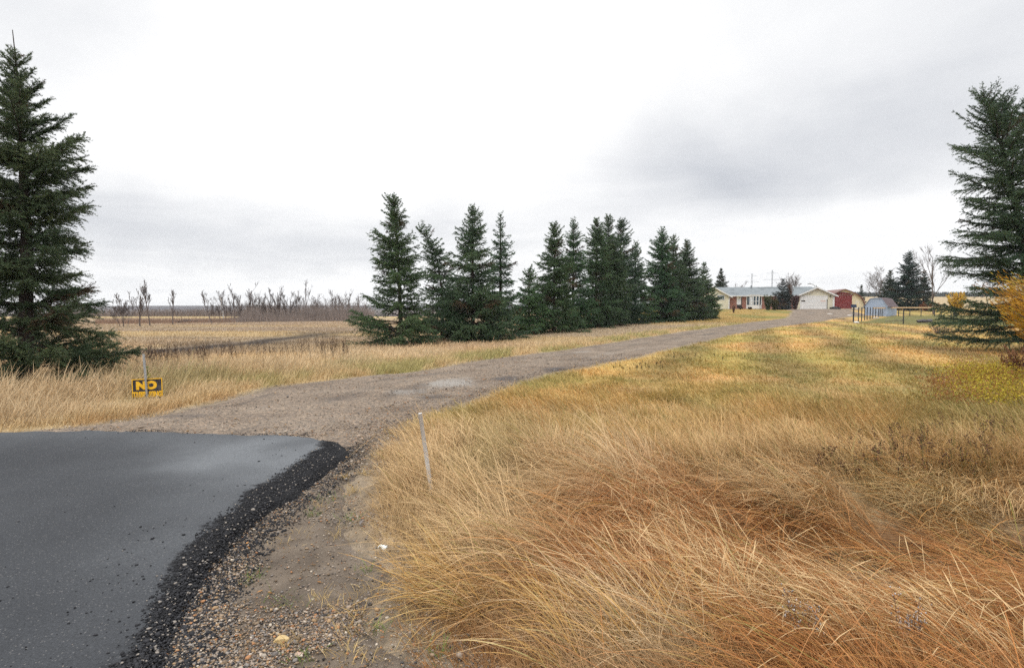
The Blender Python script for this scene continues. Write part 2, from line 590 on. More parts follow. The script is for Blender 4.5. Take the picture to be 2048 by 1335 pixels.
# ditch water
wx = np.linspace(2.6, 16, 40)
wv, wq = [], []
for i, x in enumerate(wx):
    for s in (-1, 1):
        wv.append((x, 4.35 + .05 * x + s * .6, -.50))
for i in range(len(wx) - 1):
    wq.append((2 * i, 2 * i + 2, 2 * i + 3, 2 * i + 1))
M_WATER = noisy('ditch_water', (.012, .011, .010), (.03, .026, .02), 3, .08, .15, 14, spec=.5)
prop(mesh_np('ditch_water', wv, [np.array(wq)], M_WATER), 'dark still water at the bottom of the roadside ditch', 'water', kind='structure')


# ------------------------------------------------------------------ driveway and asphalt sheets
def resample(line, n):
    d = np.r_[0, np.cumsum(np.linalg.norm(np.diff(line, axis=0), axis=1))]
    s = np.linspace(0, 1, n) ** 1.6 * d[-1]
    return np.stack([np.interp(s, d, line[:, k]) for k in range(2)], 1), s


def smooth_line(l, k=3):
    for _ in range(k):
        q = l.copy()
        q[1:-1] = (l[:-2] + 2 * l[1:-1] + l[2:]) / 4
        l = q
    return l


nu, nv = 420, 34
La, sa = resample(dl_all, nu)
Ra, sb = resample(dr_all, nu)
La, Ra = smooth_line(La, 6), smooth_line(Ra, 6)
vv = np.linspace(-.06, 1.06, nv)
PX = La[:, None, 0] * (1 - vv) + Ra[:, None, 0] * vv
PY = La[:, None, 1] * (1 - vv) + Ra[:, None, 1] * vv
wdt = np.linalg.norm(Ra - La, axis=1)[:, None]
edge = np.minimum(vv, 1 - vv)[None, :] * wdt            # metres to the edge
ed = edge + .28 * (fbm(PX * 1.3, PY * 1.3, 71) - .5) + .2 * (vnoise(PX * 5, PY * 5, 72) - .5)
rut = -.018 * (np.exp(-((vv - .3) / .09) ** 2) + np.exp(-((vv - .7) / .09) ** 2))[None, :]
PZ = terr(PX, PY) - .05 + .085 * ss(-.05, .3, ed) + rut + .012 * (vnoise(PX * 3, PY * 3, 73) - .5)
idx = np.arange(nu * nv).reshape(nu, nv)
Q = np.stack([idx[:-1, :-1], idx[:-1, 1:], idx[1:, 1:], idx[1:, :-1]], 2).reshape(-1, 4)
stain = np.zeros(PX.shape)
for (px, py, rx_, ry_, amp) in ((915, 768, .55, .85, .8), (800, 786, .7, .35, .45), (870, 795, .5, .45, -.7), (1010, 760, .55, .6, -.9), (1120, 742, .6, .8, -.9), (600, 800, 1.2, .35, -.5), (1190, 706, 1.0, .9, .4), (420, 835, 1.1, .3, -.6), (700, 765, 1.0, .5, -.4)):
    g_ = G(px, py)
    q_ = ((PX - g_[0]) / rx_) ** 2 + ((PY - g_[1]) / ry_) ** 2
    stain += amp * np.exp(-q_ * (.5 + 1.1 * fbm(PX * 1.8, PY * 1.8, 74)))
tr_ = np.exp(-((vv - .30) / .085) ** 2) + np.exp(-((vv - .68) / .085) ** 2) - .7 * np.exp(-((vv - .49) / .07) ** 2)
stain += .40 * tr_[None, :] * (.4 + 1.0 * fbm(PX * .5, PY * .25, 75))
par = np.stack([np.repeat(sa, nv), np.tile(vv, nu), stain.ravel()], 1)


def gravel_mat(name, base, alt, dark, chips=True):
    m, nt, out = new_mat(name)
    b = N(nt, 'ShaderNodeBsdfPrincipled')
    b.inputs['Roughness'].default_value = .9
    b.inputs['Specular IOR Level'].default_value = .2
    tc = N(nt, 'ShaderNodeTexCoord')
    big = N(nt, 'ShaderNodeTexNoise', i={'Scale': .8, 'Detail': 7, 'Roughness': .6})
    L(nt, tc.outputs['Object'], big.inputs['Vector'])
    cr = N(nt, 'ShaderNodeValToRGB')
    cr.color_ramp.elements[0].position = .35
    cr.color_ramp.elements[0].color = c4(base)
    cr.color_ramp.elements[1].position = .65
    cr.color_ramp.elements[1].color = c4(alt)
    L(nt, big.outputs['Fac'], cr.inputs['Fac'])
    vo = N(nt, 'ShaderNodeTexVoronoi', i={'Scale': 34.0, 'Randomness': 1.0})
    L(nt, tc.outputs['Object'], vo.inputs['Vector'])
    sep = N(nt, 'ShaderNodeSeparateColor')
    L(nt, vo.outputs['Color'], sep.inputs[0])
    st = N(nt, 'ShaderNodeValToRGB')
    e = st.color_ramp.elements
    e[0].position = 0
    e[0].color = (.35, .33, .33, 1)
    e[1].position = 1
    e[1].color = (1.75, 1.6, 1.45, 1)
    for p, c in ((.25, (.8, .78, .76)), (.55, (1, .97, .93)), (.8, (1.15, 1.05, .95))):
        x = e.new(p)
        x.color = c4(c)
    L(nt, sep.outputs[0], st.inputs['Fac'])
    mul = N(nt, 'ShaderNodeMixRGB', blend_type='MULTIPLY', i={'Fac': .85})
    L(nt, cr.outputs['Color'], mul.inputs['Color1'])
    L(nt, st.outputs['Color'], mul.inputs['Color2'])
    # darker streaks along the lane
    pa = N(nt, 'ShaderNodeAttribute', attribute_name='Par')
    mp = N(nt, 'ShaderNodeMapping')
    mp.inputs['Scale'].default_value = (.28, 5.0, 0)
    L(nt, pa.outputs['Vector'], mp.inputs['Vector'])
    sn = N(nt, 'ShaderNodeTexNoise', i={'Scale': 1.0, 'Detail': 5, 'Roughness': .6})
    L(nt, mp.outputs['Vector'], sn.inputs['Vector'])
    sr = N(nt, 'ShaderNodeValToRGB')
    sr.color_ramp.elements[0].position = .52
    sr.color_ramp.elements[1].position = .72
    L(nt, sn.outputs['Fac'], sr.inputs['Fac'])
    dk = N(nt, 'ShaderNodeMixRGB')
    L(nt, mul.outputs['Color'], dk.inputs['Color1'])
    dk.inputs['Color2'].default_value = c4(dark)
    sc = N(nt, 'ShaderNodeMath', operation='MULTIPLY', i={1: .75})
    L(nt, sr.outputs['Color'], sc.inputs[0])
    L(nt, sc.outputs[0], dk.inputs['Fac'])
    sxx = N(nt, 'ShaderNodeSeparateXYZ')
    L(nt, pa.outputs['Vector'], sxx.inputs[0])
    sv = N(nt, 'ShaderNodeMath', operation='MULTIPLY_ADD')
    L(nt, sxx.outputs[2], sv.inputs[0])
    L(nt, big.outputs['Fac'], sv.inputs[1])
    sv.inputs[2].default_value = 0
    pf_ = N(nt, 'ShaderNodeMapRange', interpolation_type='SMOOTHSTEP', i={1: .12, 2: .45, 3: 0, 4: .8})
    nf_ = N(nt, 'ShaderNodeMapRange', interpolation_type='SMOOTHSTEP', i={1: -.10, 2: -.4, 3: 0, 4: .75})
    L(nt, sv.outputs[0], pf_.inputs[0])
    L(nt, sv.outputs[0], nf_.inputs[0])
    p1 = N(nt, 'ShaderNodeMixRGB')
    L(nt, pf_.outputs[0], p1.inputs['Fac'])
    L(nt, dk.outputs['Color'], p1.inputs['Color1'])
    p1.inputs['Color2'].default_value = (.285, .265, .24, 1)
    p2 = N(nt, 'ShaderNodeMixRGB')
    L(nt, nf_.outputs[0], p2.inputs['Fac'])
    L(nt, p1.outputs['Color'], p2.inputs['Color1'])
    p2.inputs['Color2'].default_value = (.045, .045, .05, 1)
    L(nt, p2.outputs['Color'], b.inputs['Base Color'])
    bp = N(nt, 'ShaderNodeBump', i={'Strength': .8, 'Distance': .02})
    bp.invert = True
    L(nt, vo.outputs['Distance'], bp.inputs['Height'])
    L(nt, bp.outputs['Normal'], b.inputs['Normal'])
    L(nt, b.outputs['BSDF'], out.inputs['Surface'])
    return m


M_GRAVEL = gravel_mat('driveway_gravel', (.165, .132, .104), (.24, .198, .158), (.065, .058, .054))
prop(mesh_np('driveway', np.stack([PX, PY, PZ], 2).reshape(-1, 3), [Q], M_GRAVEL, uv=par, smooth=True),
     'grey brown gravel driveway curving up to the house', 'driveway', kind='structure')


def poly_sheet(name, poly, step, zf, mat, bounds, attr=None):
    x0, x1, y0, y1 = bounds
    gx = np.arange(x0, x1 + step, step)
    gy = np.arange(y0, y1 + step, step)
    XX, YY = np.meshgrid(gx, gy)
    pts = np.stack([XX.ravel(), YY.ravel()], 1)
    d = sdist(pts, poly)
    idx = np.arange(len(pts)).reshape(XX.shape)
    Q = np.stack([idx[:-1, :-1], idx[:-1, 1:], idx[1:, 1:], idx[1:, :-1]], 2).reshape(-1, 4)
    keep = (d[Q] < .12).any(1)
    Q = Q[keep]
    used = np.unique(Q)
    rem = np.full(len(pts), -1)
    rem[used] = np.arange(len(used))
    pts, d = pts[used], d[used]
    V = np.c_[pts, zf(pts[:, 0], pts[:, 1], d)]
    return mesh_np(name, V, [rem[Q]], mat, smooth=True, uv=np.c_[d, attr(pts) if attr else d * 0])


def z_gravelly(off):
    def f(x, y, d):
        dn = d + .3 * (fbm(x * 1.6, y * 1.6, 81) - .5) + .12 * (vnoise(x * 7, y * 7, 82) - .5)
        return terr(x, y) - .05 + (off + .05) * ss(.05, -.3, dn) + .012 * (vnoise(x * 6, y * 6, 83) - .5)
    return f


M_SHOULDER = noisy('shoulder_dirt', (.105, .080, .058), (.20, .16, .122), 3.5, .95, .9, 80, c3=(.075, .058, .044), s3=2.0)
prop(poly_sheet('road_shoulder', POLY_SHOULDER, .05, z_gravelly(.022), M_SHOULDER, (-4, 3.5, -3, 9)),
     'sandy gravel shoulder between the asphalt and the tall grass', 'road shoulder', kind='structure')

# asphalt: smooth grey mat with a loose black rim
m, nt, out = new_mat('asphalt')
b = N(nt, 'ShaderNodeBsdfPrincipled')
tc = N(nt, 'ShaderNodeTexCoord')
pa = N(nt, 'ShaderNodeAttribute', attribute_name='Par')
sx = N(nt, 'ShaderNodeSeparateXYZ')
L(nt, pa.outputs['Vector'], sx.inputs[0])
en = N(nt, 'ShaderNodeTexNoise', i={'Scale': 2.6, 'Detail': 6, 'Roughness': .7})
L(nt, tc.outputs['Object'], en.inputs['Vector'])
e1 = N(nt, 'ShaderNodeMapRange', i={1: .3, 2: .7, 3: -.14, 4: .14})
L(nt, en.outputs['Fac'], e1.inputs[0])
ea = N(nt, 'ShaderNodeMath', operation='ADD')
L(nt, sx.outputs[1], ea.inputs[0])
L(nt, e1.outputs[0], ea.inputs[1])
er = N(nt, 'ShaderNodeMapRange', interpolation_type='SMOOTHSTEP', i={1: -.06, 2: .05, 3: 0, 4: 1})
L(nt, ea.outputs[0], er.inputs[0])
fine = N(nt, 'ShaderNodeTexNoise', i={'Scale': 95.0, 'Detail': 4, 'Roughness': .85})
L(nt, tc.outputs['Object'], fine.inputs['Vector'])
fr = N(nt, 'ShaderNodeMapRange', i={1: .3, 2: .75, 3: .45, 4: 1.75})
L(nt, fine.outputs['Fac'], fr.inputs[0])
big = N(nt, 'ShaderNodeTexNoise', i={'Scale': .7, 'Detail': 5, 'Roughness': .6})
L(nt, tc.outputs['Object'], big.inputs['Vector'])
cr = N(nt, 'ShaderNodeValToRGB')
cr.color_ramp.elements[0].position = .3
cr.color_ramp.elements[0].color = (.031, .033, .037, 1)
cr.color_ramp.elements[1].position = .72
cr.color_ramp.elements[1].color = (.047, .050, .055, 1)
L(nt, big.outputs['Fac'], cr.inputs['Fac'])
# dusty dried patch near the driveway mouth, grazing sky sheen put into its colour
dp = N(nt, 'ShaderNodeMapRange', interpolation_type='SMOOTHSTEP', i={1: 0, 2: 1, 3: 0, 4: 1})
dn = N(nt, 'ShaderNodeTexNoise', i={'Scale': 1.4, 'Detail': 5})
L(nt, tc.outputs['Object'], dn.inputs['Vector'])
dnm = N(nt, 'ShaderNodeMapRange', i={1: .3, 2: .7, 3: .55, 4: 1.2})
L(nt, dn.outputs['Fac'], dnm.inputs[0])
L(nt, sx.outputs[2], dp.inputs[0])
dm = N(nt, 'ShaderNodeMath', operation='MULTIPLY', use_clamp=True)
L(nt, dp.outputs[0], dm.inputs[0])
L(nt, dnm.outputs[0], dm.inputs[1])
dc = N(nt, 'ShaderNodeMixRGB')
L(nt, dm.outputs[0], dc.inputs['Fac'])
L(nt, cr.outputs['Color'], dc.inputs['Color1'])
dc.inputs['Color2'].default_value = (.118, .125, .133, 1)
rc = N(nt, 'ShaderNodeMixRGB')
L(nt, er.outputs[0], rc.inputs['Fac'])
L(nt, dc.outputs['Color'], rc.inputs['Color1'])
rc.inputs['Color2'].default_value = (.011, .011, .0125, 1)
fm = N(nt, 'ShaderNodeVectorMath', operation='SCALE')
L(nt, rc.outputs['Color'], fm.inputs[0])
L(nt, fr.outputs[0], fm.inputs['Scale'])
av = N(nt, 'ShaderNodeTexVoronoi', i={'Scale': 75.0})
L(nt, tc.outputs['Object'], av.inputs['Vector'])
as_ = N(nt, 'ShaderNodeSeparateColor')
L(nt, av.outputs['Color'], as_.inputs[0])
a1 = N(nt, 'ShaderNodeMapRange', i={1: .80, 2: .86, 3: 0, 4: .55})
L(nt, as_.outputs[0], a1.inputs[0])
a2 = N(nt, 'ShaderNodeMapRange', i={1: .18, 2: .38, 3: 1, 4: 0})
L(nt, av.outputs['Distance'], a2.inputs[0])
a3 = N(nt, 'ShaderNodeMath', operation='MULTIPLY')
L(nt, a1.outputs[0], a3.inputs[0])
L(nt, a2.outputs[0], a3.inputs[1])
am = N(nt, 'ShaderNodeMixRGB')
L(nt, a3.outputs[0], am.inputs['Fac'])
L(nt, fm.outputs['Vector'], am.inputs['Color1'])
am.inputs['Color2'].default_value = (.21, .20, .19, 1)
L(nt, am.outputs['Color'], b.inputs['Base Color'])
b.inputs['Specular IOR Level'].default_value = .22
cv = N(nt, 'ShaderNodeTexVoronoi', i={'Scale': 42.0})
L(nt, tc.outputs['Object'], cv.inputs['Vector'])
hm = N(nt, 'ShaderNodeMath', operation='MULTIPLY')
L(nt, cv.outputs['Distance'], hm.inputs[0])
L(nt, er.outputs[0], hm.inputs[1])
ha = N(nt, 'ShaderNodeMath', operation='MULTIPLY_ADD', i={1: .12})
L(nt, fine.outputs['Fac'], ha.inputs[0])
L(nt, hm.outputs[0], ha.inputs[2])
bp = N(nt, 'ShaderNodeBump', i={'Strength': .75, 'Distance': .03})
L(nt, ha.outputs[0], bp.inputs['Height'])
L(nt, bp.outputs['Normal'], b.inputs['Normal'])
rg = N(nt, 'ShaderNodeMapRange', i={1: 0, 2: 1, 3: .78, 4: .95})
L(nt, er.outputs[0], rg.inputs[0])
L(nt, rg.outputs[0], b.inputs['Roughness'])
L(nt, b.outputs['BSDF'], out.inputs['Surface'])
M_ASPH = m
DRY_SHEEN = G(470, 925)[:2]  # centres of the dried patch with painted sky sheen
DRY_SHEEN2 = G(590, 900)[:2]


def asph_attr(p):
    s = sdist(p, POLY_SMOOTH)
    d = np.exp(-(((p[:, 0] - DRY_SHEEN[0]) / .95) ** 2 + ((p[:, 1] - DRY_SHEEN[1]) / .75) ** 2)) * .9 + .9 * np.exp(-(((p[:, 0] - DRY_SHEEN2[0]) / .55) ** 2 + ((p[:, 1] - DRY_SHEEN2[1]) / .45) ** 2))
    d += .35 * ss(1.3, .2, -s) * ss(2, 4, p[:, 1])
    return np.c_[s, np.clip(d, 0, 1)]


def z_asph(x, y, d):
    dn = d + .16 * (fbm(x * 2.2, y * 2.2, 85) - .5) + .06 * (vnoise(x * 11, y * 11, 86) - .5)
    return terr(x, y) - .05 + .12 * ss(.08, -.16, dn)


prop(poly_sheet('asphalt_road', POLY_ASPH, .06, z_asph, M_ASPH, (-13, 1, -3.2, 8.2), asph_attr),
     'worn grey asphalt apron with a loose black crumbling edge', 'road', kind='structure')


# ------------------------------------------------------------------ pebbles and crumbs
def ico():
    p = (1 + 5 ** .5) / 2
    v = np.array([(-1, p, 0), (1, p, 0), (-1, -p, 0), (1, -p, 0), (0, -1, p), (0, 1, p), (0, -1, -p), (0, 1, -p), (p, 0, -1), (p, 0, 1), (-p, 0, -1), (-p, 0, 1)], float)
    v /= np.linalg.norm(v[0])
    f = np.array([(0, 11, 5), (0, 5, 1), (0, 1, 7), (0, 7, 10), (0, 10, 11), (1, 5, 9), (5, 11, 4), (11, 10, 2), (10, 7, 6), (7, 1, 8), (3, 9, 4), (3, 4, 2), (3, 2, 6), (3, 6, 8), (3, 8, 9), (4, 9, 5), (2, 4, 11), (6, 2, 10), (8, 6, 7), (9, 8, 1)])
    return v, f


IV, IF = ico()


def pebbles(name, xy, z, size, cols, label, cat, rng, flat=.6):
    n = len(xy)
    sc = size[:, None] * np.c_[rng.uniform(.7, 1.3, n), rng.uniform(.7, 1.3, n), rng.uniform(.45, .8, n) * flat / .6]
    V = IV[None] * (1 + .22 * rng.standard_normal((n, 12, 1))) * sc[:, None, :]
    th = rng.uniform(0, 6.28, n)
    c, s = np.cos(th)[:, None], np.sin(th)[:, None]
    x = V[..., 0] * c - V[..., 1] * s
    y = V[..., 0] * s + V[..., 1] * c
    V = np.stack([x + xy[:, :1], y + xy[:, 1:2], V[..., 2] + (z + sc[:, 2] * .35)[:, None]], 2)
    Fc = (IF[None] + (np.arange(n) * 12)[:, None, None]).reshape(-1, 3)
    o = mesh_np(name, V.reshape(-1, 3), [Fc], M_STONE, col=np.repeat(cols, 12, 0), smooth=False)
    return prop(o, label, cat, kind='stuff')


def polar(n, r0, r1, a0, a1, k, rng):
    u = rng.random(n)
    e = 1 - k
    r = (r0 ** e + u * (r1 ** e - r0 ** e)) ** (1 / e)
    a = np.radians(rng.uniform(a0, a1, n))
    return np.stack([r * np.sin(a), r * np.cos(a)], 1), r


rng = np.random.default_rng(11)
xy, r = polar(420000, 2.1, 20, -40, 16, 1.5, rng)
dA, dS, dD = sdist(xy, POLY_SMOOTH), sdist(xy, POLY_SHOULDER), sdist(xy, POLY_DRIVE)
dAo = sdist(xy, POLY_ASPH)
pn = fbm(xy[:, 0] * 1.1, xy[:, 1] * 1.1, 91)
right_edge = ss(1.6, .1, np.abs(xy[:, 0] - np.interp(xy[:, 1], dr_all[:, 1], dr_all[:, 0])))
prob = np.where((dS < .45), (.07 + .6 * ss(.48, .66, pn)) * ss(.5, .0, dS), 0)
prob = np.maximum(prob, np.where(dD < .05, .10 + .55 * right_edge + .25 * ss(.5, .65, pn), 0))
prob = np.where(dAo < .05, np.where(dAo > -.25, .35, 0.0), prob)
prob = np.where(dA < .05, 0.004, prob)
k = rng.random(len(xy)) < prob
xy, r, dS, dD = xy[k], r[k], dS[k], dD[k]
pal = np.array([(.32, .25, .18), (.42, .30, .18), (.50, .45, .40), (.26, .25, .25), (.17, .15, .14), (.45, .24, .12), (.60, .56, .50), (.06, .06, .065), (.36, .31, .27)])
w = np.array([.22, .14, .1, .14, .1, .07, .05, .06, .12])
pc = pal[rng.choice(len(pal), len(xy), p=w / w.sum())] * rng.uniform(.4, .85, (len(xy), 1)) * np.array([1.05, .96, .86])
sz = rng.lognormal(math.log(.0038), .45, len(xy)) * (1 + .07 * np.maximum(r - 4, 0))
sz = np.minimum(sz, .03)
zz = terr(xy[:, 0], xy[:, 1]) + np.where(dD < 0, .034, .026)
pebbles('gravel_pebbles', xy, zz, sz, pc, 'loose mixed pebbles scattered over the shoulder and driveway', 'gravel', rng)

# black asphalt crumbs along the rim
xy, r = polar(260000, 2.1, 9, -46, 2, 1.2, rng)
dA, dAo = sdist(xy, POLY_SMOOTH), sdist(xy, POLY_ASPH)
k = rng.random(len(xy)) < np.where((dA > -.05) & (dAo < .25), .75 * ss(.3, -.02, dAo) * ss(-.08, .1, dA), np.where(dA <= -.05, .0005, 0))
k |= (dA < -.02) & (dA > -.5) & (rng.random(len(xy)) < .006)
xy, dA, dAo = xy[k], dA[k], dAo[k]
cc = np.array([(.013, .013, .015)]) * rng.uniform(.5, 2.2, (len(xy), 1))
cc[rng.random(len(xy)) < .06] = (.25, .22, .19)
sz = rng.lognormal(math.log(.0048), .38, len(xy))
pebbles('asphalt_crumbs', xy, terr(xy[:, 0], xy[:, 1]) + np.maximum(-.05 + .12 * ss(.08, -.16, dAo) + .001, .024), np.minimum(sz, .02), cc, 'black broken asphalt crumbs along the ragged road edge', 'asphalt crumbs', rng)


# ------------------------------------------------------------------ grass
def blades(name, xy, H, az, th0, th1, wid, cb, ct, segs, label, cat, rng, head=None, kink=0):
    n = len(xy)
    s = np.linspace(0, 1, segs + 1)
    th = th0[:, None] + (th1 - th0)[:, None] * ((s[:-1] + s[1:]) / 2)[None] ** 1.0
    if kink:
        kk_ = rng.random(n) < kink
        sk = rng.uniform(.25, .8, n)
        th = th + (kk_ * rng.uniform(.35, 1.5, n))[:, None] * (((s[:-1] + s[1:]) / 2)[None] > sk[:, None])
    dl_ = (H / segs)[:, None]
    hx = np.concatenate([np.zeros((n, 1)), np.cumsum(np.sin(th) * dl_, 1)], 1)
    hz = np.concatenate([np.zeros((n, 1)), np.cumsum(np.cos(th) * dl_, 1)], 1)
    # slight sideways curl
    curl = rng.normal(0, .12, n)[:, None] * s[None] ** 2 * H[:, None]
    ca, sa_ = np.cos(az)[:, None], np.sin(az)[:, None]
    X = xy[:, :1] + hx * ca - curl * sa_
    Y = xy[:, 1:2] + hx * sa_ + curl * ca
    z0 = terr(xy[:, 0], xy[:, 1])[:, None] - .01
    gz = terr(X.ravel(), Y.ravel()).reshape(X.shape)
    Zb = np.maximum(z0 + hz, gz + .01 * s[None] + .0)
    Cc = np.stack([X, Y, Zb], 2)
    wa = rng.uniform(0, 6.283, n)
    W = np.stack([np.cos(wa), np.sin(wa), rng.uniform(-.35, .35, n)], 1)
    if head is None:
        prof = np.interp(s, [0, .35, .8, 1], [.8, 1, .7, .12])
    else:
        prof = np.interp(s, head[0], head[1])
    off = W[:, None, :] * (wid[:, None] * prof[None])[:, :, None] * .5
    V = np.stack([Cc - off, Cc + off], 2)                 # n, segs+1, 2, 3
    base = (np.arange(n) * (segs + 1) * 2)[:, None]
    i = np.arange(segs)[None] * 2
    Q = np.stack([base + i, base + i + 1, base + i + 3, base + i + 2], 2).reshape(-1, 4)
    cl = cb[:, None, :] * (1 - s[None, :, None]) + ct[:, None, :] * s[None, :, None]
    cl = np.repeat(cl[:, :, None, :], 2, 2).reshape(-1, 3)
    o = mesh_np(name, V.reshape(-1, 3), [Q], M_GRASS, col=cl, smooth=True)
    return prop(o, label, cat, kind='stuff')


def offroad(xy, jit):
    r = np.hypot(xy[:, 0], xy[:, 1])
    d = np.full(len(xy), 9.)
    k = r < 125
    d[k] = np.minimum(np.minimum(sdist(xy[k], POLY_DRIVE), sdist(xy[k], POLY_ASPH)), sdist(xy[k], POLY_SHOULDER))
    return d + jit * (fbm(xy[:, 0] * 1.2, xy[:, 1] * 1.2, 101) - .5)


def wind(xy):                                            # azimuth of lean: mostly to the left
    return math.pi - .2 + 3.4 * (fbm(xy[:, 0] * .75, xy[:, 1] * .75, 111) - .5) + 1.6 * (vnoise(xy[:, 0] * 2.2, xy[:, 1] * 2.2, 112) - .5)


rng = np.random.default_rng(21)
# tall near grass in clumps
cxy, cr_ = polar(13000, 2.25, 10.2, -18, 50, .9, rng)
c, h, tall, lefty = cover(cxy[:, 0], cxy[:, 1])
d = offroad(cxy, .35)
wet = ss(.26, .46, -terr(cxy[:, 0], cxy[:, 1])) * ss(1.5, 3, cxy[:, 0])
k = (~lefty) & (d > .30 * ss(7, 5, cxy[:, 1])) & (rng.random(len(cxy)) < (tall + .02) * (1 - .85 * wet) * (.05 + 1.25 * ss(.41, .57, fbm(cxy[:, 0] * 1.5, cxy[:, 1] * 1.5, 141))))
cxy, c, h, tall, d = cxy[k], c[k], h[k], tall[k], d[k]
ncl = len(cxy)
nb = rng.integers(9, 30, ncl)
ci = np.repeat(np.arange(ncl), nb)
n = len(ci)
bxy = cxy[ci] + rng.normal(0, .055, (n, 2))
H = h[ci] * rng.lognormal(.05, .4, n) * np.repeat(rng.uniform(.75, 1.25, ncl), nb) * (.3 + .7 * ss(-.1, 1.1, d[ci]))
H = np.clip(H, .08, 1.15)
az_ = wind(cxy)[ci] + np.repeat(rng.normal(0, .42, ncl), nb) + rng.normal(0, .2, n) + (rng.random(n) < .12) * rng.normal(0, 1.3, n)
la = .35 + 1.0 * fbm(cxy[:, 0] * .9, cxy[:, 1] * .9, 121) + .75 * ss(-.2, 1.8, cxy[:, 0] + .5 * (5.0 - cxy[:, 1]))
th0 = np.clip(la[ci] * .66 + np.repeat(rng.normal(0, .16, ncl), nb) + rng.normal(0, .16, n), 0, 1.35)
th1 = np.clip(th0 + .45 + .4 * rng.random(n) + .2 * la[ci], .2, 2.0)
cb = c[ci] * np.repeat(rng.uniform(.82, 1.15, (ncl, 1)), nb, 0) * rng.uniform(.75, 1.2, (n, 1))
pm = np.repeat(np.maximum(rng.uniform(-.25, .45, (ncl, 1)) + .22 * ss(1.5, 0, cxy[:, :1]), 0), nb, 0)
ctip = cb * (1 - pm) + pm * np.array(PALE) * rng.uniform(.8, 1.1, (n, 1))
gb = rng.random(n) < .04
cb[gb] = np.array([.20, .19, .05])
ctip[gb] = np.array([.36, .29, .09])
ob = rng.random(n) < .16 * ss(-.2, 1.6, cxy[ci, 0])
cb[ob] = np.array([.30, .13, .04]) * rng.uniform(.7, 1.2, (ob.sum(), 1))
ctip[ob] = np.array([.52, .27, .08]) * rng.uniform(.7, 1.2, (ob.sum(), 1))
wid = rng.uniform(.0022, .0058, n) * (1 + .07 * np.maximum(np.hypot(bxy[:, 0], bxy[:, 1]) - 3, 0))
blades('tall_grass', bxy, H, az_, th0, th1, wid, cb * .9, ctip, 6, 'tall wind blown straw and rust coloured grass along the ditch', 'tall grass', rng, kink=.3)
print('tall blades', n)
# broad orange sedge leaves by the shoulder and in the ditch
sp_pts = [G(*p)[:2] for p in [(905, 1165), (930, 1190), (880, 1180), (985, 1215), (1040, 1240), (1105, 1262), (1180, 1290), (1240, 1320), (1340, 1300), (1420, 1290),
                              (1500, 1310), (1600, 1240), (1690, 1180), (1780, 1150), (1850, 1180), (1930, 1230), (1985, 1150), (2040, 1210), (1700, 1300), (1880, 1310), (1600, 1180), (1500, 1230), (1960, 1080), (2040, 1100), (1150, 1335), (1280, 1340)]]
sp_pts = np.array(sp_pts)
sp_pts = np.repeat(sp_pts, 4, 0) + rng.normal(0, .13, (len(sp_pts) * 4, 2))
nb = rng.integers(14, 30, len(sp_pts))
ci = np.repeat(np.arange(len(sp_pts)), nb)
n = len(ci)
bxy = sp_pts[ci] + rng.normal(0, .035, (n, 2))
H = rng.uniform(.25, .62, n)
az_ = wind(sp_pts)[ci] + .1 + rng.normal(0, .5, n)
th0 = rng.uniform(.5, 1.15, n)
th1 = th0 + rng.uniform(.5, 1.2, n)
cb = np.array([.40, .20, .05]) * rng.uniform(.7, 1.25, (n, 1))
ctip = np.array([.58, .37, .14]) * rng.uniform(.75, 1.15, (n, 1))
yy = rng.random(n) < .25
ctip[yy] = np.array([.62, .47, .22])
gg = rng.random(n) < .1
cb[gg] = (.16, .19, .05)
blades('ditch_sedge', bxy, H, az_, th0, th1, rng.uniform(.0035, .007, n), cb, ctip, 7, 'broad orange sedge leaves drooping over the ditch and shoulder', 'sedge', rng)

# short understorey + mown lawn right of the driveway
xy, r = polar(420000, 2.3, 70, -14, 47, 1.55, rng)
c, h, tall, lefty = cover(xy[:, 0], xy[:, 1])
d = offroad(xy, .5)
wet = ss(.28, .46, -terr(xy[:, 0], xy[:, 1])) * ss(1.5, 3, xy[:, 0]) * (xy[:, 1] < 9)
k = (~lefty) & (d > -.12) & (rng.random(len(xy)) < np.where(tall > .5, .25, 1) * (1 - .9 * wet) * np.where(d < .15, .35, 1))
xy, r, c, h, tall, d = xy[k], r[k], c[k], h[k], tall[k], d[k]
n = len(xy)
H = np.where(tall > .4, .16, h) * rng.lognormal(0, .35, n) * ss(-.25, .5, d + .15)
H = np.clip(H, .03, .6)
az_ = wind(xy) + rng.normal(0, .7, n)
th0 = rng.uniform(.05, .9, n)
th1 = th0 + rng.uniform(.3, 1.1, n)
cb = c * rng.uniform(.62, 1.28, (n, 1)) * (1 - .35 * tall[:, None])
ctip = cb * .65 + .35 * STRAW * rng.uniform(.8, 1.15, (n, 1))
gb = (rng.random(n) < .10) & (tall < .4)
cb[gb] = cb[gb] * .45 + np.array([.07, .09, .02])
ctip[gb] = ctip[gb] * .5 + np.array([.07, .09, .02])
wid = np.maximum(.003, .00095 * r) * rng.uniform(.7, 1.4, n)
blades('lawn_grass', xy, H, az_, th0, th1, wid, cb, ctip, 3, 'golden and green mown grass right of the driveway', 'grass', rng)
print('lawn', n)

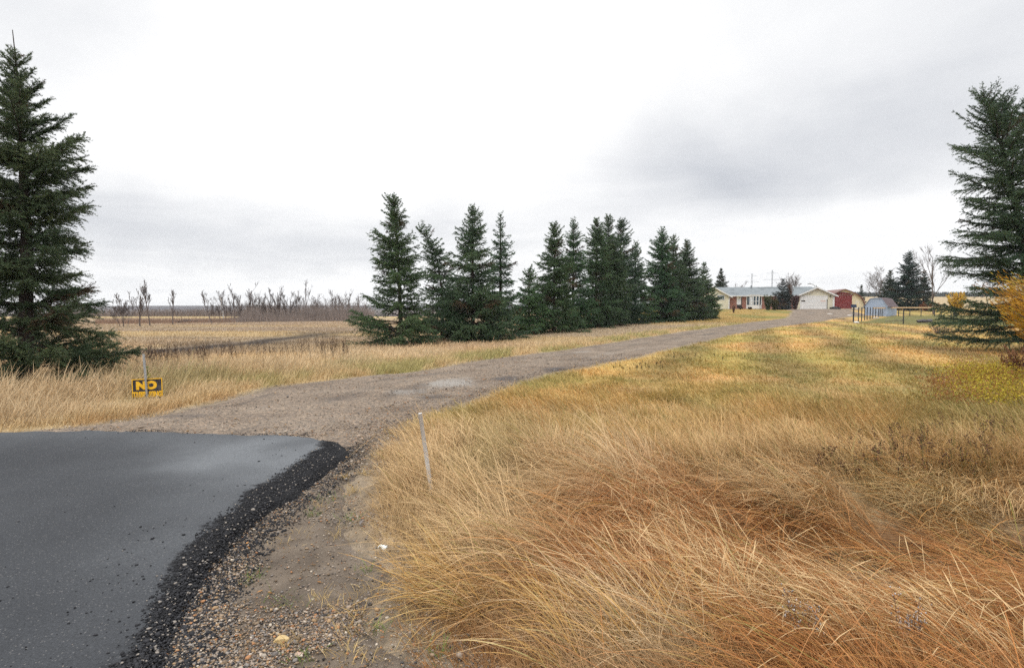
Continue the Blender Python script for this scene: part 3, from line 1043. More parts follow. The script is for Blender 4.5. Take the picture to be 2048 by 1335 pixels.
# left verge and field
xy, r = polar(420000, 5.0, 100, -47, 24, 1.5, rng)
c, h, tall, lefty = cover(xy[:, 0], xy[:, 1])
d = offroad(xy, .5)
k = lefty & (d > -.1) & (xy[:, 1] > 3) & (rng.random(len(xy)) < np.where(d < .15, .4, 1))
xy, r, c, h, d = xy[k], r[k], c[k], h[k], d[k]
n = len(xy)
H = h * rng.lognormal(.05, .33, n) * ss(-.25, .6, d + .15)
H = np.clip(H, .03, .85)
az_ = rng.uniform(0, 6.283, n) * .25 + .2 + rng.normal(0, .8, n)
th0 = rng.uniform(0, .5, n)
th1 = th0 + rng.uniform(.1, .9, n)
cb = c * rng.uniform(.65, 1.25, (n, 1))
ctip = cb * .7 + .3 * PALE * rng.uniform(.75, 1.1, (n, 1)) * np.where(c[:, :1] < .1, .3, 1)
wid = np.maximum(.003, .00092 * r) * rng.uniform(.7, 1.4, n)
blades('field_grass', xy, H, az_, th0, th1, wid, cb, ctip, 3, 'pale dry field grass and verge left of the driveway', 'field grass', rng)
print('field', n)

# feathery seed heads
xy, r = polar(26000, 3.0, 12, -14, 48, .9, rng)
c, h, tall, lefty = cover(xy[:, 0], xy[:, 1])
d = offroad(xy, .3)
k = (~lefty) & (d > .2) & (rng.random(len(xy)) < tall * ss(.4, .65, fbm(xy[:, 0] * .8, xy[:, 1] * .8, 131)) * ss(3.4, .8, xy[:, 0]))
xy = xy[k]
n = len(xy)
az_ = wind(xy) + rng.normal(0, .6, n)
th0 = rng.uniform(.25, 1.0, n)
cb = STRAW * rng.uniform(.8, 1.1, (n, 1))
blades('seed_heads', xy, rng.uniform(.32, .72, n), az_, th0, th0 + rng.uniform(.5, 1.5, n), rng.uniform(.003, .0062, n), cb, PALE * rng.uniform(.85, 1.15, (n, 1)), 8,
       'pale feathery grass seed heads above the tall grass', 'seed heads', rng, head=([0, .7, .74, .86, 1], [.25, .25, .8, 1, .1]))

# small tufts in the shoulder gravel
tp = [G(*p)[:2] for p in [(505, 1165), (640, 1020), (655, 1005), (625, 1035), (690, 960), (705, 985), (560, 1095), (600, 1075), (660, 1215), (690, 1230), (640, 1205), (715, 1240), (740, 1190),
                          (700, 1275), (760, 1260), (830, 1245), (815, 1220), (850, 1290), (880, 1310), (570, 1210), (575, 1300), (610, 1325), (690, 1320), (745, 1320), (730, 950), (745, 920), (700, 1040), (680, 1075), (725, 1150)]]
tp = np.array(tp)
green = rng.random(len(tp)) < .35
green[0] = True
nb = rng.integers(22, 60, len(tp))
ci = np.repeat(np.arange(len(tp)), nb)
n = len(ci)
spread_ = np.repeat(rng.uniform(.02, .06, len(tp)), nb)[:, None]
bxy = tp[ci] + rng.normal(0, 1, (n, 2)) * spread_
cb = np.where(green[ci][:, None], np.array([.14, .20, .045]), np.array([.46, .33, .14])) * rng.uniform(.7, 1.3, (n, 1))
blades('gravel_tufts', bxy, rng.uniform(.04, .14, n), rng.uniform(0, 6.28, n), rng.uniform(.1, .7, n), rng.uniform(.6, 1.6, n), rng.uniform(.002, .004, n), cb, cb * 1.15, 4,
       'little tufts of grass growing in the shoulder gravel', 'grass', rng)


# ------------------------------------------------------------------ weeds with dark seed heads
def weeds(name, xy, H, label, rng, hc=(.075, .045, .035), sc=(.16, .11, .075), nh=9, hs=.02, az=0):
    segs, hp, hsz = [], [], []
    z = terr(xy[:, 0], xy[:, 1])
    for i, (x, y) in enumerate(xy):
        hh = H[i]
        tip = np.array([x + rng.normal(0, .08) * hh - .1 * hh, y + rng.normal(0, .08) * hh, z[i] + hh])
        b0 = np.array([x, y, z[i]])
        w = .0016 + .0002 * y
        segs.append((*b0, *tip, w, w * .6))
        for j in range(nh):
            t = rng.uniform(.55, 1.02)
            p = b0 + (tip - b0) * t + rng.normal(0, .035, 3) * np.array([1, 1, .6]) * hh / .6
            if j % 3 == 0:
                segs.append((*(b0 + (tip - b0) * (t - .12)), *p, w * .6, w * .5))
            hp.append(p)
            hsz.append(hs * rng.uniform(.6, 1.3))
    V, Q = tubes(segs, 3)
    hp = np.array(hp)
    n = len(hp)
    s4 = np.array([(1, 0, -.4), (-.5, .87, -.4), (-.5, -.87, -.4), (0, 0, 1)])
    HV = hp[:, None] + s4[None] * np.array(hsz)[:, None, None] * rng.uniform(.7, 1.3, (n, 4, 1))
    T = np.array([(0, 1, 3), (1, 2, 3), (2, 0, 3), (0, 2, 1)])
    Fh = (T[None] + (len(V) + np.arange(n) * 4)[:, None, None]).reshape(-1, 3)
    col = np.r_[np.tile(sc, (len(V), 1)), np.repeat(np.array(hc) * rng.uniform(.6, 1.5, (n, 1)), 4, 0)]
    o = mesh_np(name, np.r_[V, HV.reshape(-1, 3)], [Q, Fh], M_LEAF, col=col)
    return prop(o, label, 'weeds', kind='stuff')


def px_scatter(regions, rng):
    out = []
    for x0, x1, y0, y1, n in regions:
        for _ in range(n):
            out.append(G(rng.uniform(x0, x1), rng.uniform(y0, y1))[:2])
    return np.array(out)


rng = np.random.default_rng(31)
wx = px_scatter([(232, 340, 728, 745, 50), (300, 420, 722, 740, 45), (600, 700, 705, 722, 45), (400, 600, 716, 732, 35)], rng)
weeds('dead_field_weeds', wx, rng.uniform(.40, .66, len(wx)), 'dead brown seed stalks standing in the left field', rng, nh=11, hs=.013)
wx = px_scatter([(1640, 1990, 905, 975, 80), (1780, 2040, 870, 930, 40)], rng)
weeds('knapweed', wx, rng.uniform(.18, .36, len(wx)), 'low dark knapweed heads in the right hand grass', rng, hc=(.15, .075, .045), sc=(.20, .18, .07), nh=9, hs=.010)
wx = px_scatter([(1325, 1405, 712, 722, 20), (1225, 1330, 731, 742, 26), (1420, 1490, 712, 722, 6)], rng)
weeds('dock_weeds', wx, rng.uniform(.06, .16, len(wx)), 'dark weed patch at the grass edge by the driveway', rng, hc=(.07, .05, .03), sc=(.15, .16, .05), nh=9, hs=.011)
wx = np.array([G(*p)[:2] for p in [(1590, 1310), (1604, 1318), (1612, 1300), (1625, 1325), (1812, 1330), (1826, 1322), (1840, 1334), (1800, 1318)]])
weeds('white_seed_weeds', wx, rng.uniform(.25, .4, len(wx)), 'thin weeds with tiny white seed heads at the ditch', rng, hc=(.50, .45, .42), sc=(.25, .16, .12), nh=22, hs=.0055)


# yellow low brush under the right spruce
def leaf_cloud(pts, nrm_rng, size, cols):
    n = len(pts)
    a = nrm_rng.standard_normal((n, 3))
    a /= np.linalg.norm(a, axis=1)[:, None]
    b_ = np.cross(a, nrm_rng.standard_normal((n, 3)))
    b_ /= np.linalg.norm(b_, axis=1)[:, None]
    s = size[:, None]
    V = np.stack([pts - a * s, pts + b_ * s * .45, pts + a * s, pts - b_ * s * .45], 1)
    Q = np.arange(n * 4).reshape(n, 4)
    return V.reshape(-1, 3), Q, np.repeat(cols, 4, 0)


cl = px_scatter([(1880, 2060, 752, 812, 60), (1930, 2060, 740, 775, 30)], rng)
pts, cols = [], []
for p in cl:
    k = rng.integers(120, 260)
    q = rng.normal(0, 1, (k, 3)) * np.array([.22, .22, .10])
    hgt = rng.uniform(.12, .34)
    q[:, 2] = np.abs(q[:, 2]) + hgt * rng.random(k)
    q[:, :2] += p
    q[:, 2] += terr(q[:, 0], q[:, 1])
    pts.append(q)
    base = np.array([.46, .36, .045]) if rng.random() < .7 else np.array([.30, .26, .055])
    if rng.random() < .2:
        base = np.array([.30, .14, .05])
    cols.append(base * rng.uniform(.6, 1.25, (k, 1)))
pts, cols = np.vstack(pts), np.vstack(cols)
V, Q, C_ = leaf_cloud(pts, rng, rng.uniform(.012, .028, len(pts)), cols)
prop(mesh_np('low_yellow_brush', V, [Q], M_LEAF, col=C_), 'low yellow leaved undergrowth in front of the right spruce', 'undergrowth', kind='stuff')


# ------------------------------------------------------------------ spruces
def spruce(label, base, H, prof, seed, bend=((0, 0), (1, 0)), whorl=.3, nb=6, shard=.06, sw=.014, step=.016, tsp=.09, low=.04, trunk_r=None, bare=.0,
           greens=((.020, .042, .020), (.038, .066, .028)), group='spruces', droop=1.0, fill=1.0, tops=(), bendy=((0, 0), (1, 0)), name='spruce_tree', maxtw=.5, leader=0):
    rng = np.random.default_rng(seed)
    base = np.array([base[0], base[1], float(terr(base[0], base[1]))])
    root = empty(name, base, label, 'tree', group)
    pt = np.array([p[0] for p in prof])
    pl = np.array([p[1] for p in prof])
    pr = np.array([p[2] for p in prof])
    bt, bx = np.array([b_[0] for b_ in bend]), np.array([b_[1] for b_ in bend])
    byt, byx = np.array([b_[0] for b_ in bendy]), np.array([b_[1] for b_ in bendy])
    axis = lambda t: np.array([np.interp(t, bt, bx), np.interp(t, byt, byx), H * t])
    tr = trunk_r or .013 * H + .02
    ts = np.linspace(-.03, 1.0, 26)
    TP = np.array([axis(max(t, 0)) + (np.array([0, 0, H * t]) if t < 0 else 0) for t in ts])
    TV, TQ = strip_path(TP, tr * (1 - np.clip(ts, 0, 1)) ** .8 * (1 + .35 * np.exp(-np.clip(ts, 0, 1) * 40)) + .006, 9)
    hue = np.array([rng.uniform(.85, 1.3), rng.uniform(.9, 1.12), rng.uniform(.85, 1.15)])
    wood = []
    T0, TD, TL, TC = [], [], [], []
    leaders = [(axis, 0.0, 1.0, 1.0)]
    for (t0, dx, dy, hh) in tops:       # extra leaders: start t, offset, height
        p0 = axis(t0)
        leaders.append((lambda t, p0=p0, dx=dx, dy=dy, hh=hh, t0=t0: p0 + np.array([dx * min(1, 2.2 * (t - t0) / (1 - t0)), dy * min(1, 2.2 * (t - t0) / (1 - t0)), hh * (t - t0) / (1 - t0)]), t0 + .05, 1.0, .6))
    for ax, ta, tb, sc in leaders:
        z = ta if ta > 0 else low
        if ta > 0:
            q = [ax(t) for t in np.linspace(ta - .05, 1, 6)]
            for i in range(5):
                wood.append((*q[i], *q[i + 1], .03 * (1 - i / 6) + .008, .03 * (1 - (i + 1) / 6) + .008))
        while z < .985:
            t = z
            top = ss(.55, 1.0, t)
            k = max(3, int(round(nb * (1 - .35 * top) + rng.uniform(-1, 1))))
            ph0 = rng.uniform(0, 6.28)
            inter = rng.random() < .5
            wf = rng.uniform(.78, 1.08)
            for j in range(k):
                if rng.random() < bare * (1.2 - t):
                    continue
                ph = ph0 + j * 6.283 / k + rng.normal(0, .22)
                tt = min(.992, t + rng.normal(0, .004))
                c = math.cos(ph)
                rx = np.interp(tt, pt, pr) * (1 + c) / 2 + np.interp(tt, pt, pl) * (1 - c) / 2
                Lb = max(.06, rx * sc * wf * rng.uniform(.66, 1.02))
                if rng.random() < .22:
                    Lb *= rng.uniform(.45, .75)
                s0 = (np.interp(tt, [0, .25, .55, .8, 1], [-.16, -.04, .10, .45, 1.1]) + rng.normal(0, .16)) - .12 * (droop - 1)
                upc = np.interp(tt, [0, .5, 1], [.24, .17, .08]) + rng.normal(0, .05) - .10 * droop * ss(.8, 2.2, Lb)
                org = ax(tt)
                dirh = np.array([math.cos(ph), math.sin(ph), 0])
                side = np.array([-math.sin(ph), math.cos(ph), 0])
                wob = rng.normal(0, .06)
                f = lambda s: org + dirh * (Lb * s) / math.sqrt(1 + .5 * s0 * s0) + np.array([0, 0, Lb * (s0 * s + upc * s * s)]) + side * (wob * Lb * s * s)
                ns = 4 if Lb > .5 else 2
                q = [f(s) for s in np.linspace(0, 1, ns + 1)]
                br = .006 + .012 * Lb
                for i in range(ns):
                    wood.append((*q[i], *q[i + 1], br * (1 - .8 * i / ns), br * (1 - .8 * (i + 1) / ns)))
                tint = (np.array(greens[0]) + (np.array(greens[1]) - np.array(greens[0])) * rng.random()) * hue
                if rng.random() < .05:
                    tint = np.array([.085, .062, .035]) * rng.uniform(.6, 1.1)
                nt_ = max(3, int(2.6 * Lb / tsp * fill))
                s_in = np.interp(tt, [0, .3, .6, 1], [.30, .15, .05, .0])
                for i in range(nt_):
                    s = s_in + (1 - s_in) * (i + rng.random()) / nt_
                    p = f(s)
                    e = .02
                    bd = (f(min(1.01, s + e)) - f(s - e))
                    bd /= np.linalg.norm(bd)
                    sg = 1 if i % 2 else -1
                    a = rng.normal(.8, .25)
                    dd = bd * math.cos(a) + side * sg * math.sin(a) + np.array([0, 0, rng.normal(-.16 * droop + .3 * top, .32)])
                    tl = min(maxtw, .40 * Lb * (1 - s) ** .8 + .10 + .10 * min(1, Lb)) * rng.uniform(.6, 1.25) * (1 - .45 * top)
                    T0.append(p)
                    TD.append(dd / np.linalg.norm(dd))
                    TL.append(tl)
                    TC.append(tint * rng.uniform(.8, 1.25))
                # branch tip spray
                T0.append(f(.8))
                bd = f(1.0) - f(.8)
                TD.append(bd / np.linalg.norm(bd))
                TL.append(Lb * .16 + .06)
                TC.append(tint * 1.25)
            z += (whorl / H) * rng.uniform(.6, 1.3) * (1 - .45 * top) * (.4 if inter else .9)
        # leader shoot
        T0.append(ax(.95))
        TD.append(np.array([0, 0, 1.]))
        TL.append(.05 * H * sc)
        TC.append(np.array(greens[1]))
    if leader:
        wood.append((*(axis(1.0) + np.array([0, 0, -.1])), *(axis(1.0) + np.array([-.03, 0, leader])), .014, .009))
    WV, WQ = tubes(wood, 4)
    mesh_np('trunk', np.r_[TV, WV], [np.r_[TQ, WQ + len(TV)]], M_BARK, root, smooth=True)
    T0, TD, TL, TC = np.array(T0), np.array(TD), np.array(TL), np.array(TC)
    cnt = np.maximum(3, (TL / step).astype(int))
    ti = np.repeat(np.arange(len(TL)), cnt)
    n = len(ti)
    s = rng.random(n)
    D = TD[ti]
    sag = np.array([0, 0, -1.])[None] * (s ** 2 * TL[ti] * .18 * droop)[:, None]
    p = T0[ti] + D * (s * TL[ti])[:, None] + sag
    r3 = rng.standard_normal((n, 3))
    r3 -= (r3 * D).sum(1)[:, None] * D
    r3 /= np.linalg.norm(r3, axis=1)[:, None] + 1e-9
    r3[:, 2] += .15
    fa = rng.uniform(.5, 1.0, n)[:, None]
    sd = D * fa + r3 * rng.uniform(.55, 1.15, n)[:, None]
    sd /= np.linalg.norm(sd, axis=1)[:, None]
    ln = shard * rng.uniform(.7, 1.3, n) * (1 - .35 * s)
    wv = np.cross(sd, rng.standard_normal((n, 3)))
    wv /= np.linalg.norm(wv, axis=1)[:, None] + 1e-9
    wv *= (sw * rng.uniform(.7, 1.3, n) / 2)[:, None]
    V = np.stack([p - wv, p + wv, p + sd * ln[:, None]], 1)
    col = TC[ti] * rng.uniform(.72, 1.28, (n, 1))
    col[:, 0] *= rng.uniform(.85, 1.2, n)
    mesh_np('crown', V.reshape(-1, 3), [np.arange(n * 3).reshape(n, 3)], M_NEEDLE, root, col=np.repeat(col, 3, 0))
    return root


def hgt(px, py, base):                 # height above a foot point of a pixel row at that depth
    return P(px, py, base[1])[2] - float(terr(base[0], base[1]))


def prof_px(base, rows, basepx, basey, tipy, wide=0):   # rows: (py, left px, right px) half widths
    k = base[1] / F
    g_ = lambda y: 1 + .5 * wide + .7 * wide * float(ss(580, 630, y))
    return [((basey - y) / (basey - tipy), l * k * g_(y), r * k * g_(y)) for y, l, r in rows]


# the big spruce at the left edge
b0 = LT
H0 = hgt(30, 98, b0)
kk = b0[1] / F
spruce('tall dense spruce by the left edge behind the yellow sign', b0, H0,
       prof_px(b0, [(775, 140, 150), (735, 215, 195), (700, 215, 180), (640, 190, 158), (590, 180, 132), (560, 150, 108), (510, 165, 150), (470, 165, 150), (420, 140, 118), (350, 130, 118), (300, 105, 104), (240, 75, 75), (200, 62, 62), (150, 40, 42), (110, 22, 26), (96, 10, 14)], 52, 775, 98),
       101, bend=((0, 0), (.45, .14), (.75, .12), (1, .07)), whorl=.33, nb=6, shard=.058, sw=.0105, step=.0054, tsp=.046, low=.04, bare=.10, droop=.8, leader=.36, trunk_r=.14,
       greens=((.038, .080, .036), (.074, .132, .056)), group='spruces on both sides of the picture', maxtw=.42)
# bare leader on top of it
# the big spruce at the right edge
b1 = RT
H1 = hgt(1968, 158, b1) * .955
spruce('tall leaning spruce with several tops at the right edge', b1, H1,
       prof_px(b1, [(690, 190, 190), (650, 190, 190), (625, 215, 200), (580, 160, 190), (545, 140, 180), (500, 178, 170), (480, 175, 160), (440, 100, 140), (400, 125, 130), (360, 118, 130), (300, 112, 110), (250, 82, 85), (205, 58, 52), (170, 34, 22), (158, 8, 8)], 2062, 705, 158),
       202, bend=((0, 0), (.35, -.35), (.6, -.85), (.8, -1.4), (1, -2.15)), whorl=.31, nb=6, shard=.072, sw=.016, step=.0105, tsp=.082, low=.05, bare=.22, droop=.9, trunk_r=.17,
       tops=((.72, .75, .1, 2.35), (.64, 1.35, -.1, 2.2), (.80, .28, .2, 1.7)), greens=((.036, .070, .036), (.070, .118, .054)), group='spruces on both sides of the picture', maxtw=.5)

# the row beside the driveway: label, foot px, foot py, tip px, tip py, rows, options
ROW = [
    ('wide spruce with gappy lower branches at the near end of the row', 803, 690, 790, 393,
     [(690, 100, 85), (668, 100, 95), (640, 138, 72), (615, 75, 58), (590, 75, 55), (560, 60, 62), (530, 52, 48), (500, 64, 45), (480, 66, 34), (455, 25, 32), (430, 30, 22), (412, 26, 20), (398, 10, 10)],
     dict(bend=((0, 0), (.5, -.08), (.8, -.18), (1, -.30)), bare=.10, whorl=.27)),
    ('crooked spruce with its top bent left, second from the near end of the row', 885, 676, 850, 460,
     [(676, 60, 60), (640, 60, 65), (610, 52, 52), (585, 40, 42), (560, 34, 40), (530, 34, 26), (510, 32, 24), (490, 22, 24), (470, 20, 22), (460, 12, 12)],
     dict(bend=((0, 0), (.45, -.02), (.7, -.22), (.88, -.55), (.95, -.9), (1, -1.25)), bare=.25, whorl=.3)),
    ('tall pointed full spruce, third from the near end of the row', 946, 682, 938, 412,
     [(682, 80, 75), (650, 90, 88), (610, 66, 70), (570, 58, 58), (530, 56, 48), (500, 42, 46), (480, 36, 38), (455, 24, 28), (435, 14, 16), (415, 6, 6)],
     dict(bare=.08, whorl=.27)),
    ('thin sparse spruce with see-through top, fourth from the near end', 1001, 676, 993, 430,
     [(676, 75, 70), (640, 65, 66), (605, 40, 46), (575, 36, 34), (540, 28, 30), (510, 20, 28), (490, 20, 24), (460, 14, 16), (440, 7, 8)],
     dict(bare=.3, whorl=.3, fill=.8)),
    ('short young spruce in the dip of the row', 1058, 668, 1050, 540,
     [(668, 48, 48), (640, 46, 50), (610, 32, 34), (580, 24, 26), (560, 16, 18), (545, 10, 12)], dict(bare=.12, whorl=.3)),
    ('spruce with layered drooping skirts right of the short young one', 1108, 664, 1104, 447,
     [(664, 50, 55), (640, 50, 55), (600, 50, 52), (560, 46, 44), (530, 36, 36), (500, 24, 26), (470, 17, 20), (450, 6, 6)], dict(bare=.06, whorl=.32)),
    ('spruce with a narrow clear spire left of the double-topped clump', 1146, 658, 1139, 440,
     [(658, 50, 55), (620, 50, 50), (580, 40, 40), (540, 32, 32), (510, 22, 26), (485, 22, 22), (465, 12, 14), (443, 6, 6)], dict(bare=.1, whorl=.32)),
    ('dark spruce with a notched spire at the left of the double-topped clump', 1192, 654, 1188, 438,
     [(654, 55, 50), (620, 50, 50), (580, 44, 44), (540, 38, 36), (510, 34, 30), (490, 30, 26), (465, 16, 18), (442, 6, 6)], dict(bare=.06, whorl=.35)),
    ('tallest dark spruce in the middle of the row', 1215, 651, 1213, 432,
     [(651, 50, 52), (600, 46, 50), (560, 40, 44), (520, 34, 36), (490, 26, 28), (460, 16, 18), (436, 6, 7)], dict(bare=.05, whorl=.35)),
    ('broad spruce leaning on the right of the tallest one', 1240, 648, 1230, 437,
     [(648, 50, 52), (600, 45, 50), (560, 38, 46), (520, 28, 36), (490, 20, 28), (460, 12, 18), (440, 5, 6)], dict(bare=.06, whorl=.35)),
    ('lower slim spruce in the gap right of the tallest clump', 1270, 646, 1268, 485,
     [(646, 50, 50), (600, 38, 42), (570, 28, 32), (540, 22, 24), (510, 14, 16), (490, 6, 7)], dict(bare=.1, whorl=.36)),
    ('tall spruce at the left of the last three tops in the row', 1322, 643, 1322, 457,
     [(643, 55, 50), (600, 46, 44), (560, 38, 36), (530, 34, 28), (500, 26, 22), (480, 14, 15), (460, 6, 7)], dict(bare=.06, whorl=.38)),
    ('slender middle spruce of the last three tops in the row', 1345, 641, 1345, 468,
     [(641, 48, 50), (600, 40, 42), (560, 28, 32), (520, 18, 20), (490, 12, 13), (471, 5, 6)], dict(bare=.08, whorl=.38)),
    ('spruce at the right of the last three tops in the row', 1371, 639, 1370, 482,
     [(639, 50, 52), (600, 46, 46), (560, 30, 36), (530, 20, 24), (505, 12, 15), (485, 5, 6)], dict(bare=.08, whorl=.38)),
    ('wide low spruce closing the far end of the row by the house', 1406, 636, 1407, 527,
     [(636, 40, 34), (615, 40, 36), (590, 30, 27), (570, 18, 18), (550, 11, 12), (530, 4, 5)], dict(bare=.06, whorl=.4)),
    ('small bushy spruce in front of the wall at the end of the row', 1424, 637, 1418, 580,
     [(637, 20, 16), (620, 22, 15), (600, 16, 11), (585, 7, 6)], dict(bare=.06, whorl=.38)),
]
for i, (lab, bx, by, tx, ty, rows, opt) in enumerate(ROW):
    bb = G(bx, by)
    y = bb[1]
    Hh = hgt(tx, ty, bb)
    o = dict(shard=.055 + .0013 * y, sw=.013 + .00045 * y, step=.0085 + .00022 * y, tsp=.085 + .0010 * y, nb=7, low=.03, droop=1.0, maxtw=.55,
             greens=((.038, .080, .038), (.074, .134, .060)), group='spruces in the row beside the driveway')
    bend = opt.pop('bend', None)
    if bend:
        o['bend'] = bend
        if i == 0:
            pass
    o.update(opt)
    spruce(lab, bb[:2], Hh, prof_px(bb, rows, bx, by, ty, .22), 300 + i, **o)

# spruces round the house and yard (feet hidden or far)
OTHERS = [
    ('dark blue green spruce right of the blue shed', 1815, 622, 1813, 503, 88, [(622, 36, 34), (606, 46, 40), (585, 40, 34), (560, 30, 28), (540, 22, 22), (520, 14, 13), (506, 5, 5)], (.016, .036, .026), (.028, .052, .036)),
    ('pointed spruce standing behind the left end of the house', 1441, 616, 1441, 537, 128, [(616, 22, 22), (590, 20, 20), (572, 16, 16), (555, 9, 9), (540, 3, 3)], (.02, .042, .026), (.036, .06, .034)),
    ('small spruce between the round roofed barn and the blue shed', 1722, 612, 1722, 570, 125, [(612, 9, 9), (598, 8, 8), (585, 5, 5), (573, 2, 2)], (.018, .038, .026), (.034, .056, .036)),
    ('dark spruce half hidden left of the blue green spruce', 1778, 620, 1770, 540, 96, [(620, 28, 24), (595, 24, 22), (570, 14, 14), (545, 4, 4)], (.03, .042, .032), (.05, .062, .045)),
    ('greyish spruce half hidden right of the blue green spruce', 1846, 620, 1842, 543, 96, [(620, 22, 24), (595, 18, 18), (570, 12, 12), (548, 4, 4)], (.03, .042, .032), (.05, .062, .045)),
    ('blue spruce in front of the house beside the garage', 1565, 619, 1560, 559, 92, [(619, 26, 24), (605, 24, 23), (590, 19, 19), (575, 12, 12), (562, 4, 4)], (.026, .050, .044), (.045, .075, .066)),
]
for i, (lab, bx, by, tx, ty, dep, rows, g1, g2) in enumerate(OTHERS):
    d_ = ray(bx, by)
    bb = np.array([d_[0] * dep, dep])
    zt = float(terr(*bb))
    Hh = P(tx, ty, dep)[2] - zt
    k = dep / F
    by2 = HOR + (CAMZ - zt) / k * 1.0
    pf = [((by - y) / (by - ty), l * k, r * k) for y, l, r in rows]
    spruce(lab, bb, Hh, pf, 400 + i, shard=.05 + .0014 * dep, sw=.05, step=.034, tsp=.13, whorl=.42, nb=7, low=.03, bare=.02, greens=(g1, g2), group='spruces about the house and yard')


# ------------------------------------------------------------------ bare trees
def bare_segs(rng, H, blen=(.42, .66), spread=.45, levels=5, r0=None, trunk_frac=.35, stems=1, lean=0.0, kids=(3, 5), rmin=.004, up=.25):
    segs = []

    def grow(p, d, ln, r, lev):
        n = 3 if lev > 0 else 5
        pts = [p]
        for i in range(n):
            d = d + rng.normal(0, .10 if lev else .05, 3) + np.array([0, 0, up * .25 if lev else .05])
            d = d / np.linalg.norm(d)
            q = pts[-1] + d * ln / n
            pts.append(q)
        for i in range(n):
            ra, rb = r * (1 - .55 * i / n), r * (1 - .55 * (i + 1) / n)
            segs.append((*pts[i], *pts[i + 1], max(ra, rmin), max(rb, rmin)))
        if lev >= levels:
            return
        k = rng.integers(*kids) + (2 if lev == 0 else 0)
        for j in range(k):
            t = rng.uniform(trunk_frac if lev == 0 else .25, 1.0)
            i = min(n - 1, int(t * n))
            o = pts[i] + (pts[i + 1] - pts[i]) * (t * n - i)
            ph = rng.uniform(0, 6.283)
            dd = d * rng.uniform(.6, 1.0) + np.array([math.cos(ph), math.sin(ph), 0]) * spread * rng.uniform(.7, 1.4) + np.array([0, 0, up])
            dd /= np.linalg.norm(dd)
            grow(o, dd, ln * rng.uniform(*blen) * (1.15 - .45 * (t if lev == 0 else .3)), r * .55 * (1.1 - .4 * t), lev + 1)

    for s in range(stems):
        d = np.array([lean + (rng.normal(0, .28) if stems > 1 else 0), rng.normal(0, .2) if stems > 1 else 0, 1.])
        grow(np.array([rng.normal(0, .06 * stems), rng.normal(0, .06 * stems), -.05]), d / np.linalg.norm(d), H * rng.uniform(.60, .75), (r0 or .012 * H) / math.sqrt(stems), 0)
    S = np.array(segs)
    zt = S[:, 5].max()
    S[:, :6] *= H / zt
    return S


def bare_tree(label, base, H, seed, group, mat=M_TWIG, name='bare_tree', tmat=None, **kw):
    rng = np.random.default_rng(seed)
    S = bare_segs(rng, H, **kw)
    root = empty(name, (base[0], base[1], float(terr(base[0], base[1]))), label, 'tree', group)
    thick = S[:, 6] > .35 * S[:, 6].max()
    V, Q = tubes(S[thick], 6)
    mesh_np('trunk', V, [Q], tmat or mat, root, smooth=True)
    V, Q = tubes(S[~thick], 3)
    mesh_np('crown', V, [Q], mat, root)
    return root


FT = [  # foot px, foot py, top py, kind, words
    (246, 653, 581, 'm', 'low many stemmed bare tree at the left end of the field edge'),
    (281, 652, 557, 's', 'tall bare aspen at the left end of the field edge, left of its twin'),
    (300, 650, 562, 's', 'tall bare aspen at the left end of the field edge, right of its twin'),
    (347, 648, 578, 's', 'lone small bare aspen standing apart in the gap'),
    (424, 645, 578, 'l', 'leaning bare aspen right of the lone one'),
    (447, 643, 580, 'b', 'bare aspen with pale stems beside the leaning one'),
    (470, 641, 566, 's', 'slim bare aspen with a bent stem left of the two-headed top'),
    (484, 641, 582, 'l', 'low leaning bare aspen in the thicket'),
    (499, 640, 560, 's', 'tall forked bare aspen near the middle of the thicket'),
    (525, 639, 590, 'm', 'short bushy bare aspen right of the forked one'),
    (543, 639, 573, 's', 'straight thin bare aspen in the thicket'),
    (556, 638, 570, 's', 'bare aspen with dense twigs left of the tallest'),
    (577, 638, 582, 'l', 'left leaning bare aspen below the tallest'),
    (600, 637, 577, 's', 'bare aspen touching the left side of the tallest'),
    (613, 636, 556, 's', 'tallest bare aspen in the thicket with a twiggy top'),
    (640, 636, 592, 'm', 'short bare aspen right of the tallest'),
    (664, 635, 580, 's', 'bare aspen halfway between the tallest and the spruces'),
    (684, 635, 590, 'm', 'low bare aspen near the spruce row'),
    (697, 634, 581, 's', 'upright bare aspen near the spruce row'),
    (717, 634, 587, 's', 'bare aspen next to the near spruce of the row'),
    (732, 633, 592, 's', 'bare aspen partly behind the near spruce of the row'),
]
for i, (px, py, ty, kd, lab) in enumerate(FT):
    bb = G(px, py + 1)
    Hh = hgt(px, ty, bb)
    kw = dict(r0=.012 * Hh + .010, rmin=.0062, levels=4, spread=.42, kids=(4, 7), trunk_frac=.26, up=.36, blen=(.26, .52))
    if kd == 'm':
        kw.update(stems=4, spread=.6, trunk_frac=.2)
    if kd == 'l':
        kw.update(lean=-.35)
    bare_tree(lab, bb, Hh, 500 + i, 'bare aspens along the field edge', M_DARKTWIG, tmat=M_PALEBARK if kd == 'b' else None, **kw)

